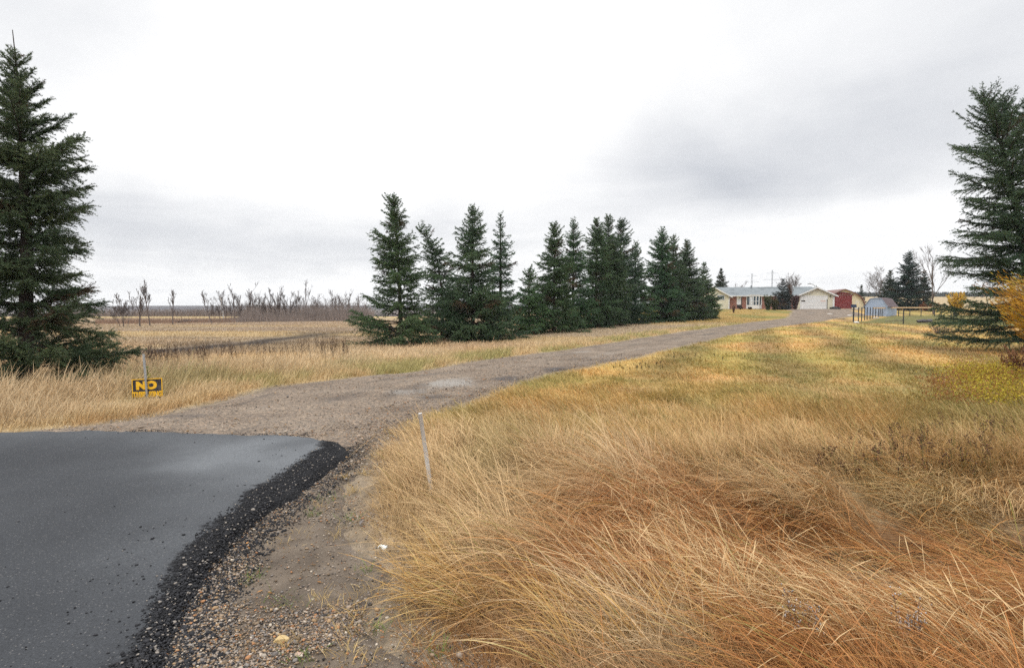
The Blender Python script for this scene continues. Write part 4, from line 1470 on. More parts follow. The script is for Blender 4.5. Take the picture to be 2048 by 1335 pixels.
for i, (px, base_py, ty, dep, kd, lab, kw) in enumerate([
    (1062, 664, 541, 44, 's', 'thin bare tree behind the short young spruce', dict(rmin=.007, levels=4)),
    (1577, 615, 543, 112, 'm', 'wide bare tree rising behind the house roof', dict(stems=5, spread=.5, rmin=.011, levels=4, trunk_frac=.25)),
    (1772, 622, 528, 100, 'm', 'grey spreading bare tree left of the blue green spruce', dict(stems=4, spread=.7, rmin=.011, levels=4, lean=-.25, trunk_frac=.2)),
    (1868, 625, 480, 76, 's', 'tall bare tree between the blue green spruce and the right spruce', dict(rmin=.010, levels=4, lean=-.12, r0=.11, trunk_frac=.25)),
    (1480, 616, 560, 140, 's', 'thin bare sapling far behind the house', dict(rmin=.02, levels=3)),
]):
    d_ = ray(px, base_py)
    bb = np.array([d_[0] * dep, dep])
    Hh = P(px, ty, dep)[2] - float(terr(*bb))
    bare_tree(lab, bb, Hh, 560 + i, 'bare trees about the house and row', M_TWIG, **kw)

# a second, thinner row deep in the thicket: copies of four of the aspens above
rng = np.random.default_rng(43)
src = [o for o in COL.objects if o.type == 'EMPTY' and o.get('group') == 'bare aspens along the field edge']
src = [o for o in src if any(w_ in o['label'] for w_ in ('straight thin', 'upright', 'slim', 'dense twigs', 'halfway'))]
for i in range(34):
    o = src[i % len(src)]
    px = 415 + (735 - 415) * (i + rng.random()) / 34
    dp = np.interp(px, [230, 430, 745], [78, 88, 102]) + rng.normal(0, 3)
    c_ = o.copy()
    COL.objects.link(c_)
    x_ = ray(px, 620)[0] * dp
    c_.location = (x_, dp, float(terr(x_, dp)))
    q_ = rng.uniform(.5, .95)
    c_.scale = (q_ * rng.uniform(.8, 1.2), q_, q_)
    c_.rotation_euler = (rng.normal(0, .06), rng.normal(0, .08), rng.uniform(0, 6.28))
    c_['label'] = 'thin bare aspen deep in the thicket behind the front row'
    c_['group'] = 'thin aspens deep in the thicket'
    for ch in list(o.children):
        k_ = ch.copy()
        COL.objects.link(k_)
        k_.parent = c_

# brush thicket at the feet of the aspens and far belts of wood: uncountable
rng = np.random.default_rng(41)


def streaks(name, base, H, w, cols, label, rng):
    n = len(base)
    z = terr(base[:, 0], base[:, 1])
    tip = np.c_[base[:, 0] + rng.normal(0, .28, n) * H, base[:, 1] + rng.normal(0, .2, n) * H, z + H]
    b_ = np.c_[base, z - .05]
    wv = np.c_[w, w * 0, w * 0]
    V = np.stack([b_ - wv, b_ + wv, tip], 1)
    o = mesh_np(name, V.reshape(-1, 3), [np.arange(n * 3).reshape(n, 3)], M_LEAF, col=np.repeat(cols, 3, 0))
    return prop(o, label, 'brush', kind='stuff')


n = 17000
px_ = rng.uniform(400, 745, n)
bs = np.array([(ray(p, 620)[0]) for p in px_])
dp_ = np.interp(px_, [230, 430, 745], [70, 78, 92]) + rng.normal(0, 3.0, n) + 2
base = np.c_[bs * dp_, dp_]
H = rng.uniform(.25, 1.0, n) ** 1.3 * (.3 + 5.2 * fbm(px_ * .03, dp_ * .2, 151) ** 1.5) * ss(395, 540, px_) + .2 + .5 * ss(600, 740, px_)
streaks('bare_brush', base, H, rng.uniform(.008, .02, n), np.array([.22, .18, .16]) * rng.uniform(.6, 1.5, (n, 1)), 'tangled bare brush below the aspens at the field edge', rng)
n = 5000
px_ = rng.uniform(190, 470, n)
dp_ = np.interp(px_, [190, 470], [66, 78]) + rng.normal(0, 2.0, n)
base = np.c_[np.array([ray(p, 640)[0] for p in px_]) * dp_, dp_]
streaks('reddish_brush', base, rng.uniform(.2, .75, n) * (1 + .8 * (rng.random(n) < .1)), rng.uniform(.012, .03, n), np.array([.27, .18, .13]) * rng.uniform(.6, 1.4, (n, 1)), 'rusty knee high brush along the left field edge', rng)
n = 26000
dp_ = rng.choice([235, 275, 330, 390, 460], n, p=[.12, .25, .25, .2, .18]) + rng.normal(0, 9, n)
aa = rng.uniform(-.95, .05, n)
keep = fbm(aa * 9 + dp_ * .1, dp_ * .02, 77) > .43
base = np.c_[aa * dp_, dp_][keep]
n = len(base)
dcol = np.array([.16, .14, .145]) * rng.uniform(.6, 1.4, (n, 1))
streaks('far_woods', base, rng.uniform(2, 5, n), rng.uniform(.2, .5, n), dcol, 'far belts of leafless woods in the valley on the left', rng)
n = 15000
px_ = rng.uniform(120, 620, n)
dp_ = rng.choice([165, 185, 205], n) + rng.normal(0, 5, n)
base = np.c_[np.array([ray(p, 620)[0] for p in px_]) * dp_, dp_]
keep = fbm(px_ * .02, dp_ * .03, 87) > .36
base = base[keep]
n = len(base)
streaks('valley_woods', base, rng.uniform(1.5, 5.0, n) * (.15 + 1.3 * fbm(base[:, 0] * .06, base[:, 1] * .05, 88) ** 1.4), rng.uniform(.03, .09, n), np.array([.175, .14, .125]) * rng.uniform(.6, 1.4, (n, 1)), 'grey brown leafless woodland beyond the golden field', rng)
n = 3000
dp_ = rng.normal(415, 8, n)
base = np.c_[rng.uniform(.55, 1.0, n) * dp_, dp_]
streaks('far_treeline', base, rng.uniform(2, 4.2, n), rng.uniform(.6, 1.4, n), np.array([.04, .05, .045]) * rng.uniform(.7, 1.3, (n, 1)), 'dark far tree line above the pale field on the right', rng)

# fallen branch in the field
S = bare_segs(np.random.default_rng(77), 3.4, levels=3, r0=.07, rmin=.012)
Vf, Qf = tubes(S, 4)
o = mesh_np('fallen_branch', np.c_[-Vf[:, 2], Vf[:, 1], np.abs(Vf[:, 0]) * .6 + .45 - .1 * Vf[:, 2]], [Qf], M_DARKTWIG, loc=G(408, 648))
prop(o, 'dark fallen branch lying in the field between two aspens', 'branch')


# ------------------------------------------------------------------ shrubs with leaves
def shrub(name, label, base, H, W, nstem, leaf, cols, seed, lean=(0, 0), thin=.38, jit=.45, nleaf=60, bark=M_DARKTWIG, cat='shrub', group=None, along=(.2, 1), arch=.5):
    rng = np.random.default_rng(seed)
    root = empty(name, (base[0], base[1], float(terr(base[0], base[1]))), label, cat, group)
    segs, pts, lc, dirs = [], [], [], []
    for s in range(nstem):
        ph = rng.uniform(0, 6.283)
        d0 = np.array([math.cos(ph) * rng.uniform(.1, 1) * W / H, math.sin(ph) * rng.uniform(.1, 1) * W / H, 1.])
        hh = H * rng.uniform(.55, 1.05)
        q = [np.array([math.cos(ph) * .08 * W, math.sin(ph) * .08 * W, -.03])]
        for i in range(6):
            d = d0 + np.array([lean[0], lean[1], 0]) * (i / 5) * 1.6 * arch * 2 + rng.normal(0, .08, 3)
            d /= np.linalg.norm(d)
            q.append(q[-1] + d * hh / 6)
        q = np.array(q)
        for i in range(6):
            segs.append((*q[i], *q[i + 1], .012 * (1 - i / 7) * (H / 2 + .3), .012 * (1 - (i + 1) / 7) * (H / 2 + .3)))
        t = rng.uniform(along[0], along[1], nleaf) * 6
        i = np.minimum(t.astype(int), 5)
        p = q[i] + (q[i + 1] - q[i]) * (t - i)[:, None] + rng.normal(0, .05 * H * .5, (nleaf, 3))
        pts.append(p)
        dirs.append((q[i + 1] - q[i]) / (np.linalg.norm(q[i + 1] - q[i], axis=1)[:, None] + 1e-9))
        cc = np.array(cols[rng.integers(len(cols))])
        lc.append(cc * rng.uniform(.65, 1.3, (nleaf, 1)))
    V, Q = tubes(segs, 4)
    mesh_np('stems', V, [Q], bark, root, smooth=True)
    pts, lc, dirs = np.vstack(pts), np.vstack(lc), np.vstack(dirs)
    n = len(pts)
    if n and nleaf:
        a = dirs + rng.standard_normal((n, 3)) * jit
        a /= np.linalg.norm(a, axis=1)[:, None]
        b_ = np.cross(a, rng.standard_normal((n, 3)))
        b_ /= np.linalg.norm(b_, axis=1)[:, None]
        s = (leaf * rng.uniform(.7, 1.35, n))[:, None]
        V = np.stack([pts - a * s, pts + b_ * s * thin, pts + a * s, pts - b_ * s * thin], 1)
        mesh_np('leaves', V.reshape(-1, 3), [np.arange(n * 4).reshape(n, 4)], M_LEAF, root, col=np.repeat(lc, 4, 0))
    return root


# orange willow blowing in from the right edge
WB = np.array([P(2195, 760, 11.5)[0], 11.5])
shrub('willow_shrub', 'orange yellow willow blown to the left at the right edge', WB, 2.9, 1.5, 190, .055,
      [(.52, .27, .035), (.58, .33, .05), (.50, .38, .06), (.36, .17, .035), (.62, .46, .20)], 611, lean=(-.95, 0), nleaf=190, along=(.12, 1.0), thin=.13, jit=.22)
rd = G(2040, 752)
shrub('dry_bush', 'reddish brown dry bush at the foot of the willow', rd[:2], .8, .6, 40, .03, [(.20, .09, .05), (.26, .13, .07)], 612, lean=(-.3, 0), nleaf=40)
shrub('bramble', 'pinkish bare bramble at the left foot of the right spruce', G(1880, 668)[:2], .9, 1.2, 60, .02, [(.24, .13, .09), (.30, .20, .13)], 613, lean=(.2, 0), nleaf=16)
# yellow tree behind the pen
yb = np.array([ray(1912, 620)[0] * 72, 72])
shrub('yellow_tree', 'yellow leaved small tree behind the fence', yb, 3.0, 1.2, 34, .12, [(.62, .40, .06), (.55, .33, .04)], 614, nleaf=70, cat='tree', along=(.45, 1))
shrub('red_hedge', 'reddish brown hedge behind the fence right of the blue green spruce', np.array([ray(1858, 620)[0] * 84, 84]), 1.6, 2.6, 60, .09, [(.17, .06, .03), (.22, .10, .05)], 615, nleaf=50)
# at the house front
hd = 91.0
for i, (px, py, ty, wpx, cols, lab, nm, st) in enumerate([
    (1536, 620, 588, 13, [(.05, .075, .03), (.08, .085, .035)], 'olive evergreen shrub left of the blue spruce by the bay window', 'evergreen_shrub', 70),
    (1549, 622, 598, 12, [(.06, .07, .03), (.10, .085, .04)], 'low brownish green shrub at the foot of the blue spruce', 'evergreen_shrub', 60),
    (1578, 618, 569, 5, [(.13, .075, .05), (.16, .10, .07)], 'slim rusty brown cedar right of the blue spruce', 'brown_cedar', 70),
    (1590, 618, 590, 11, [(.10, .045, .045), (.13, .07, .06)], 'dark red twiggy bush at the garage corner', 'red_bush', 80),
    (1467, 622, 609, 5, [(.17, .10, .07)], 'little bare shrub in a tub on the front lawn', 'tub_shrub', 26),
    (1500, 618, 613, 10, [(.05, .05, .035), (.08, .05, .04)], 'low dark shrub bed under the bay window', 'low_shrub', 40),
    (1482, 618, 613.5, 6, [(.05, .05, .035), (.09, .05, .04)], 'low dark shrub beside the front door', 'low_shrub', 30),
]):
    dd_ = {1578: 92.5, 1590: 92.5, 1467: 80, 1500: 94.5, 1482: 94.5}.get(px, hd - 2)
    bb = np.array([ray(px, py)[0] * dd_, dd_])
    H_ = (P(px, ty, dd_)[2] - float(terr(*bb)))
    shrub(nm, lab, bb, H_, wpx * dd_ / F * .8, st, .10 if st > 26 else .04, cols, 620 + i, nleaf=60, group='shrubs in front of the house', along=(.1, 1), arch=.3)

# small weed shoot by the sign post
shrub('green_weed', 'small green weed behind the yellow sign', G(282, 790)[:2] + np.array([0, .25]), .62, .12, 3, .03, [(.12, .15, .04), (.30, .25, .06)], 640, nleaf=16, lean=(.25, 0), cat='weed')

# ------------------------------------------------------------------ sign and stake
M_BLACK = noisy('sign_black', (.018, .016, .02), (.05, .045, .05), 9, .6, c3=(.085, .08, .08), s3=6)
M_YEL = noisy('sign_yellow', (.72, .40, .02), (.80, .47, .03), 10, .5)
M_GALV = noisy('galvanised_steel', (.30, .32, .34), (.46, .48, .50), 20, .5, metal=.6, spec=.5)
sg = G(295, 797)
SY = sg[1]
SW, SH = 63.0 * SY / F, 45.0 * SY / F
s_root = empty('warning_sign', (P(295, 790, SY)[0], SY, float(terr(sg[0], SY))), 'yellow and black NO TRESPASSING sign half sunk in the verge grass', 'sign')
tilt = rad(3.2)
zc = P(295, 779, SY)[2] - s_root.location.z


def sign_part(name, mb, mat, parent):
    o = mb.build(name, mat, parent)
    o.location = (0, 0, zc)
    o.rotation_euler = (rad(-4), -tilt, rad(-2))
    return o


plate = sign_part('plate', MB().box(-SW / 2, SW / 2, 0, .004, -SH / 2, SH / 2), M_BLACK, s_root)
bw = .016
bor = MB()
bor.box(-SW / 2, SW / 2, -.003, -.0005, SH / 2 - bw, SH / 2)
bor.box(-SW / 2, SW / 2, -.003, -.0005, -SH / 2, -SH / 2 + bw)
bor.box(-SW / 2, -SW / 2 + bw, -.003, -.0005, -SH / 2 + bw, SH / 2 - bw)
bor.box(SW / 2 - bw, SW / 2, -.003, -.0005, -SH / 2 + bw, SH / 2 - bw)
sign_part('border', bor, M_YEL, s_root)


def lettering(txt, size, cx, cz, parent, sx=1.0, bold=.02):
    cu = bpy.data.curves.new('lettering', 'FONT')
    cu.body = txt
    cu.size = size
    cu.align_x = 'CENTER'
    cu.align_y = 'CENTER'
    cu.offset = bold
    cu.extrude = .0008
    tmp = bpy.data.objects.new('tmp', cu)
    COL.objects.link(tmp)
    dg = bpy.context.evaluated_depsgraph_get()
    me = bpy.data.meshes.new_from_object(tmp.evaluated_get(dg))
    bpy.data.objects.remove(tmp)
    o = bpy.data.objects.new('lettering', me)
    me.name = 'lettering'
    me.materials.clear()
    me.materials.append(M_YEL)
    COL.objects.link(o)
    o.parent = parent
    Mx = Matrix.Translation((0, 0, zc)) @ Matrix.Rotation(rad(-2), 4, 'Z') @ Matrix.Rotation(-tilt, 4, 'Y') @ Matrix.Rotation(rad(-4), 4, 'X') @ Matrix.Translation((cx, -.003, cz)) @ Matrix.Rotation(rad(90), 4, 'X') @ Matrix.Diagonal((sx, 1, 1, 1))
    o.matrix_local = Mx
    return o


lettering('NO', .185, -.015, .075, s_root, 1.28, .014)
lettering('TRESPASSING', .13, 0, -.085, s_root, .68, .008)
# post carries the sign
ptop = P(292, 707, SY)[2] - s_root.location.z
post = MB()
post.box(-.016, .016, -.006, .0, -.35, ptop)
post.box(-.016, -.011, 0, .016, -.35, ptop)
post.box(.011, .016, 0, .016, -.35, ptop)
po = post.build('post', M_GALV, s_root, loc=(.012, -.030, 0))
po.rotation_euler = (0, rad(-3), 0)

M_WHITE = noisy('white_paint', (.80, .80, .79), (.86, .86, .85), 12, .5)
st_y = 4.9
p_top = P(840, 826, st_y)
p_mid = P(856, 935, st_y)
dirv = (p_mid - p_top)
zb = float(terr(p_mid[0], st_y))
p_bot = p_top + dirv * ((p_top[2] - zb + .1) / -dirv[2])
stv, stq = strip_path([p_top - p_top, p_bot - p_top], [.018, .018], 10)
stv = np.r_[stv, [(0, 0, 0)]]
capf = np.array([(len(stv) - 1, i, (i + 1) % 10) for i in range(10)])
o = mesh_np('marker_stake', stv, [stq, capf], M_WHITE, loc=p_top, smooth=False)
prop(o, 'thin white marker stake leaning in the tall grass', 'stake')


# rocks and litter
def rock(name, label, loc, size, cols, seed, cat='rock', group=None, squash=.6):
    rng = np.random.default_rng(seed)
    import bmesh
    bm = bmesh.new()
    bmesh.ops.create_icosphere(bm, subdivisions=3, radius=1)
    planes = rng.standard_normal((14, 3))
    planes /= np.linalg.norm(planes, axis=1)[:, None]
    hh = rng.uniform(.62, .9, 14)
    for v in bm.verts:
        c = np.array(v.co)
        for p_, h_ in zip(planes, hh):
            e = c @ p_ - h_
            if e > 0:
                c = c - p_ * e
        v.co = Vector(c * np.array(size) * np.array([1, 1, squash]))
    me = bpy.data.meshes.new(name)
    bm.to_mesh(me)
    bm.free()
    me.materials.append(noisy(name + '_stone', cols[0], cols[1], 25, .85, .4, 60))
    o = bpy.data.objects.new(name, me)
    COL.objects.link(o)
    o.location = (float(loc[0]), float(loc[1]), float(loc[2]) + size[2] * squash * .45)
    o.rotation_euler.z = rng.uniform(0, .6)
    return prop(o, label, cat, group)


def onto(px, py, up=.02):
    g = G(px, py)
    g[2] += up
    return g


rock('yellow_rock', 'yellowish fist sized stone on the gravel shoulder', onto(563, 1290), (.048, .036, .034), ((.42, .30, .14), (.56, .42, .22)), 1)
rock('pale_rock', 'small pinkish stone right of the yellowish stone', onto(598, 1318), (.022, .02, .02), ((.38, .26, .20), (.46, .34, .27)), 2)
rock('garden_boulder', 'dark boulder in the fenced garden, left of the pair', G(1843, 645), (.55, .4, .45), ((.05, .045, .05), (.10, .09, .09)), 3, group='boulders in the garden')
rock('garden_boulder', 'dark boulder in the fenced garden, right of the pair', G(1858, 644), (.65, .4, .42), ((.05, .045, .05), (.10, .09, .09)), 4, group='boulders in the garden')
rock('white_stone', 'white stone at the foot of the corner fence post', G(1712, 646), (.32, .2, .2), ((.55, .55, .53), (.68, .68, .66)), 5)
for i, (px, py, s, lab) in enumerate([(1660, 628, .45, 'pale flat stone on the gravel yard near the garage'), (1699, 631, .5, 'pale flat stone on the yard edge right of the garage'), (1752, 636, .4, 'pale stone lying inside the fence near the shed')]):
    rock('pale_stone', lab, G(px, py), (s, s * .5, .16), ((.45, .42, .38), (.55, .52, .48)), 6 + i, group='pale stones about the yard')
S = bare_segs(np.random.default_rng(78), 2.0, levels=2, r0=.07, rmin=.015)
V, Q = tubes(S, 5)
prop(mesh_np('driftwood_log', np.c_[V[:, 2] - 1, V[:, 1], np.abs(V[:, 0]) * .5 + .1], [Q], M_TWIG, loc=G(1792, 644)), 'grey log lying along the front of the fenced garden', 'log')
prop(mesh_np('dead_branch', np.c_[V[:, 2] * .7 - .7, V[:, 1], np.abs(V[:, 0]) * .5 + .1], [Q], M_DARKTWIG, loc=G(1680, 641)), 'dark dead branch on the lawn left of the fence', 'branch')
# white scrap of litter
lv, lf_ = [], []
rng = np.random.default_rng(5)
for i in range(6):
    for j in range(4):
        lv.append(((i - 2.5) * .012, (j - 1.5) * .011 + .004 * math.sin(i * 1.7), .022 + .014 * math.sin(i * 1.3 + j * 2) + rng.normal(0, .003)))
for i in range(5):
    for j in range(3):
        lf_.append((i * 4 + j, (i + 1) * 4 + j, (i + 1) * 4 + j + 1, i * 4 + j + 1))
M_PAPER = noisy('white_plastic', (.66, .68, .64), (.76, .78, .74), 30, .5)
o = mesh_np('litter_scrap', lv, [np.array(lf_)], M_PAPER, loc=onto(766, 1108, .03), smooth=True)
so = o.modifiers.new('thick', 'SOLIDIFY')
so.thickness = .003
prop(o, 'crumpled white plastic scrap at the edge of the tall grass', 'litter')


# ------------------------------------------------------------------ house
def siding(name, col, alt, pitch=.12, dirt=.06):
    m, nt, out = new_mat(name)
    b = N(nt, 'ShaderNodeBsdfPrincipled')
    b.inputs['Roughness'].default_value = .6
    tc = N(nt, 'ShaderNodeTexCoord')
    sx = N(nt, 'ShaderNodeSeparateXYZ')
    L(nt, tc.outputs['Object'], sx.inputs[0])
    dv = N(nt, 'ShaderNodeMath', operation='DIVIDE', i={1: pitch})
    L(nt, sx.outputs[2], dv.inputs[0])
    fr = N(nt, 'ShaderNodeMath', operation='FRACT')
    L(nt, dv.outputs[0], fr.inputs[0])
    cr = N(nt, 'ShaderNodeValToRGB')
    e = cr.color_ramp.elements
    e[0].position = 0
    e[0].color = c4(np.array(alt))
    e[1].position = .16
    e[1].color = c4(col)
    L(nt, fr.outputs[0], cr.inputs['Fac'])
    no = N(nt, 'ShaderNodeTexNoise', i={'Scale': 1.5, 'Detail': 6})
    L(nt, tc.outputs['Object'], no.inputs['Vector'])
    mr = N(nt, 'ShaderNodeMapRange', i={1: .3, 2: .7, 3: 1 - dirt * 2, 4: 1 + dirt})
    L(nt, no.outputs['Fac'], mr.inputs[0])
    sc = N(nt, 'ShaderNodeVectorMath', operation='SCALE')
    L(nt, cr.outputs['Color'], sc.inputs[0])
    L(nt, mr.outputs[0], sc.inputs['Scale'])
    L(nt, sc.outputs['Vector'], b.inputs['Base Color'])
    bp = N(nt, 'ShaderNodeBump', i={'Strength': .5, 'Distance': .015})
    L(nt, fr.outputs[0], bp.inputs['Height'])
    L(nt, bp.outputs['Normal'], b.inputs['Normal'])
    L(nt, b.outputs['BSDF'], out.inputs['Surface'])
    return m


def brick(name, c1, c2, mortar, scale=1.0):
    m, nt, out = new_mat(name)
    b = N(nt, 'ShaderNodeBsdfPrincipled')
    b.inputs['Roughness'].default_value = .85
    tc = N(nt, 'ShaderNodeTexCoord')
    mp = N(nt, 'ShaderNodeMapping')
    mp.inputs['Rotation'].default_value = (rad(90), 0, 0)
    L(nt, tc.outputs['Object'], mp.inputs['Vector'])
    br = N(nt, 'ShaderNodeTexBrick', i={'Color1': c4(c1), 'Color2': c4(c2), 'Mortar': c4(mortar), 'Scale': scale, 'Mortar Size': .012, 'Brick Width': .24, 'Row Height': .08})
    L(nt, mp.outputs['Vector'], br.inputs['Vector'])
    L(nt, br.outputs['Color'], b.inputs['Base Color'])
    L(nt, b.outputs['BSDF'], out.inputs['Surface'])
    return m


M_SIDE = siding('cream_lap_siding', (.69, .645, .50), (.42, .385, .29), .16)
M_BRICK = brick('red_brick', (.24, .075, .05), (.34, .12, .08), (.28, .2, .17))
M_TRIM = noisy('white_trim', (.66, .66, .65), (.75, .75, .74), 5, .5)
M_ROOF = noisy('grey_shingles', (.15, .17, .178), (.225, .245, .255), 3, .9, .4, 30, c3=(.12, .135, .14), s3=.6)
M_GLASS = noisy('window_glass', (.03, .045, .06), (.10, .14, .18), .9, .06, spec=.8)
M_RECESS_SHADE = noisy('recess_shade', (.03, .025, .025), (.05, .04, .04), 4, .8)  # near-black colour painted for the shade inside the door recess
M_GDOOR = siding('garage_door_panel', (.74, .73, .71), (.50, .49, .48), .55, .05)
M_SALMON = noisy('salmon_paint', (.60, .40, .33), (.66, .50, .44), 6, .6)
M_LAMP = noisy('black_lamp', (.02, .02, .02), (.06, .05, .05), 8, .5)
M_CURT = noisy('pale_curtain', (.55, .58, .60), (.70, .72, .74), 3, .8)

DH = 98.0
o_xy = ray(1628, 618)[0] * DH
HB = np.array([o_xy, DH, 0])
HB[2] = CAMZ + ray(1628, 618)[2] * DH
PSI = rad(-12)
rv = np.array([math.cos(PSI), math.sin(PSI)])
bv = np.array([-math.sin(PSI), math.cos(PSI)])


def hx(px, yl, py=600):                 # local x on the house plane at depth yl
    d = ray(px, py)
    # HB + X rv + yl bv = t*(dx,1)
    A_ = np.array([[rv[0], -d[0]], [rv[1], -1]])
    sol = np.linalg.solve(A_, -(HB[:2] + yl * bv))
    return sol[0], sol[1]


def hz(px, py, yl):
    X_, t = hx(px, yl, py)
    return CAMZ + ray(px, py)[2] * t - HB[2]


house = empty('house', HB, 'long cream and brick bungalow with grey roof and white double garage', 'house', rz=PSI)
X = lambda px, yl: hx(px, yl)[0]
MAIN = 2.2                              # main wall stands behind the garage front
# garage wing
gx0, gx1 = X(1597, 0), X(1669, 0)
gez = hz(1633, 591.5, 0)
gpk = hz(1633, 573.5, 0)
gcx = (gx0 + gx1) / 2
dx0, dx1, dz1 = X(1602, 0), X(1653.5, 0), hz(1628, 592.5, 0)
ov = .45
slope = (gpk - gez) / ((gx1 - gx0) / 2 + ov)
wz = lambda x: gpk - .10 - abs(x - gcx) * slope
GD = 9.0
MB().prism([(gx0, -.6), (gx1, -.6), (gx1, wz(gx1)), (gcx, gpk - .12), (gx0, wz(gx0))], 0, GD).build('wall', M_SIDE, house)
# garage roof: two slabs
rf = MB()
for sgn in (-1, 1):
    xe = gcx + sgn * ((gx1 - gx0) / 2 + ov)
    ze = gpk - slope * ((gx1 - gx0) / 2 + ov)
    rf.prism([(gcx, gpk), (xe, ze), (xe, ze - .10), (gcx, gpk - .10)], -.42, GD)
rf.build('roof', M_ROOF, house)
fa = MB()
for sgn in (-1, 1):
    xe = gcx + sgn * ((gx1 - gx0) / 2 + ov + .02)
    ze = gpk - slope * ((gx1 - gx0) / 2 + ov)
    fa.prism([(gcx, gpk + .02), (xe, ze + .02), (xe, ze - .20), (gcx, gpk - .22)], -.46, -.425)
fa.build('fascia', M_TRIM, house)
gd = MB().box(dx0, dx1, -.03, -.004, 0, dz1).build('garage_door', M_GDOOR, house)
tr = MB()
tr.box(dx0 - .12, dx0, -.06, -.003, 0, dz1 + .14).box(dx1, dx1 + .12, -.06, -.003, 0, dz1 + .14).box(dx0, dx1, -.06, -.003, dz1 + .002, dz1 + .14)
tr.build('door_frame', M_TRIM, gd)
MB().box(X(1602.3, 0), X(1610.5, 0), -.045, -.031, hz(1606, 602.8, 0), hz(1606, 600.3, 0)).build('broken_pane', M_LAMP, gd)
pr_ = MB()
for a_, b_ in ((1613, 1622), (1624, 1638)):
    pr_.box(X(a_, 0), X(b_, 0), -.04, -.031, hz(1625, 602.2, 0), hz(1625, 600.9, 0))
pr_.build('peeling_strip', M_CURT, gd)
MB().box(X(1641, 0), X(1651, 0), -.04, -.031, hz(1646, 602.9, 0), hz(1646, 600.6, 0)).build('salmon_patch', M_SALMON, gd)
MB().box(dx1 + .01, dx1 + .10, -.10, -.062, .05, hz(1653, 598, 0)).build('dark_post', M_LAMP, house)
for px in (1598.5, 1660):
    MB().box(X(px, 0) - .09, X(px, 0) + .09, -.22, -.003, hz(px, 593.4, 0), hz(px, 591.3, 0)).prism([(X(px, 0) - .05, hz(px, 591.3, 0)), (X(px, 0) + .05, hz(px, 591.3, 0)), (X(px, 0), hz(px, 590.6, 0))], -.16, -.05).build('wall_lamp', M_LAMP, house)
MB().box(gx1 - .28, gx1 + .015, -.02, -.003, -.5, wz(gx1) - .05).build('corner_trim', M_TRIM, house)

# main block
mx0 = X(1459, MAIN)
mx1 = gx0 + .3
mez = hz(1530, 590.6, MAIN)
MB().box(mx0, mx1, MAIN, MAIN + 8.5, -.6, mez).build('brick_wall', M_BRICK, house)
ridge = hz(1530, 573.6, MAIN + 4.2)
rl = X(1391, MAIN + 4.2)
eo = .55
main_roof = MB()
yr = MAIN + 4.2
main_roof.prism_x([(MAIN - eo, mez - .02), (yr, ridge), (MAIN + 8.9, mez - .02), (MAIN + 8.9, mez - .12), (yr, ridge - .12), (MAIN - eo, mez - .12)], rl, gcx + 1.0)
mr = main_roof.build('roof', M_ROOF, house)
MB().box(mx0, gx0 - .05, MAIN - eo - .03, MAIN - eo - .002, mez - .17, mez - .01).build('gutter', M_TRIM, house)
MB().box(mx0, gx0 - .05, MAIN - eo, MAIN - .002, mez - .15, mez - .124).build('soffit', M_TRIM, house)
vt = MB()
vt.prism_z([(X(1500, yr) + .12 * math.cos(a), yr - .8 + .12 * math.sin(a)) for a in np.linspace(0, 6.28, 9)[:-1]], ridge - .4, ridge + .25)
vt.build('roof_vent', M_ROOF, house)
# left wing with its gable toward the drive
LWY = MAIN - .6
lx1 = X(1458.8, LWY)
lx0 = lx1 - 2 * (lx1 - X(1425, LWY))
lez = hz(1459, 590.5, LWY)
lpk = hz(1425, 572.2, LWY)
lcx = (lx0 + lx1) / 2
lov = .45
ls = (lpk - lez) / ((lx1 - lx0) / 2)
MB().prism([(lx0, -.6), (lx1, -.6), (lx1, lez - .1), (lcx, lpk - .12), (lx0, lez - .1)], LWY, MAIN + 9).build('wall', M_SIDE, house)
rf, fa = MB(), MB()
for sgn in (-1, 1):
    hw = (lx1 - lx0) / 2 + lov
    xe, ze = lcx + sgn * hw, lpk - ls * hw
    rf.prism([(lcx, lpk), (xe, ze), (xe, ze - .10), (lcx, lpk - .10)], LWY - .42, yr)
    fa.prism([(lcx, lpk + .02), (xe, ze + .02), (xe, ze - .18), (lcx, lpk - .20)], LWY - .455, LWY - .425)
rf.build('roof', M_ROOF, house)
fa.build('fascia', M_TRIM, house)
MB().box(lx1 - .16, lx1 + .012, LWY - .02, LWY - .003, -.5, lez - .12).build('corner_trim', M_TRIM, house)
MB().bar((lx1 + .35, LWY + .1, lez - .25), (lx1 + .04, LWY + .3, lez - .6), .08).bar((lx1 + .05, LWY + .32, lez - .6), (lx1 + .05, LWY + .32, .1), .08).build('downspout', M_TRIM, house)


def window(x0, x1, y, z0, z1, cols, rows=1, fw=.07, name='window', pane=M_GLASS):
    f = MB()
    f.box(x0, x1, y - .06, y - .002, z0, z0 + fw).box(x0, x1, y - .06, y - .002, z1 - fw, z1)
    f.box(x0, x0 + fw, y - .06, y - .002, z0 + fw, z1 - fw).box(x1 - fw, x1, y - .06, y - .002, z0 + fw, z1 - fw)
    for i in range(1, cols):
        xm = x0 + (x1 - x0) * i / cols
        f.box(xm - fw * .35, xm + fw * .35, y - .055, y - .003, z0 + fw, z1 - fw)
    for i in range(1, rows):
        zm = z0 + (z1 - z0) * i / rows
        f.box(x0 + fw, x1 - fw, y - .050, y - .004, zm - fw * .3, zm + fw * .3)
    o = f.build(name, M_TRIM, house)
    MB().box(x0 + fw, x1 - fw, y - .03, y - .006, z0 + fw, z1 - fw).build('pane', pane, o)
    return o


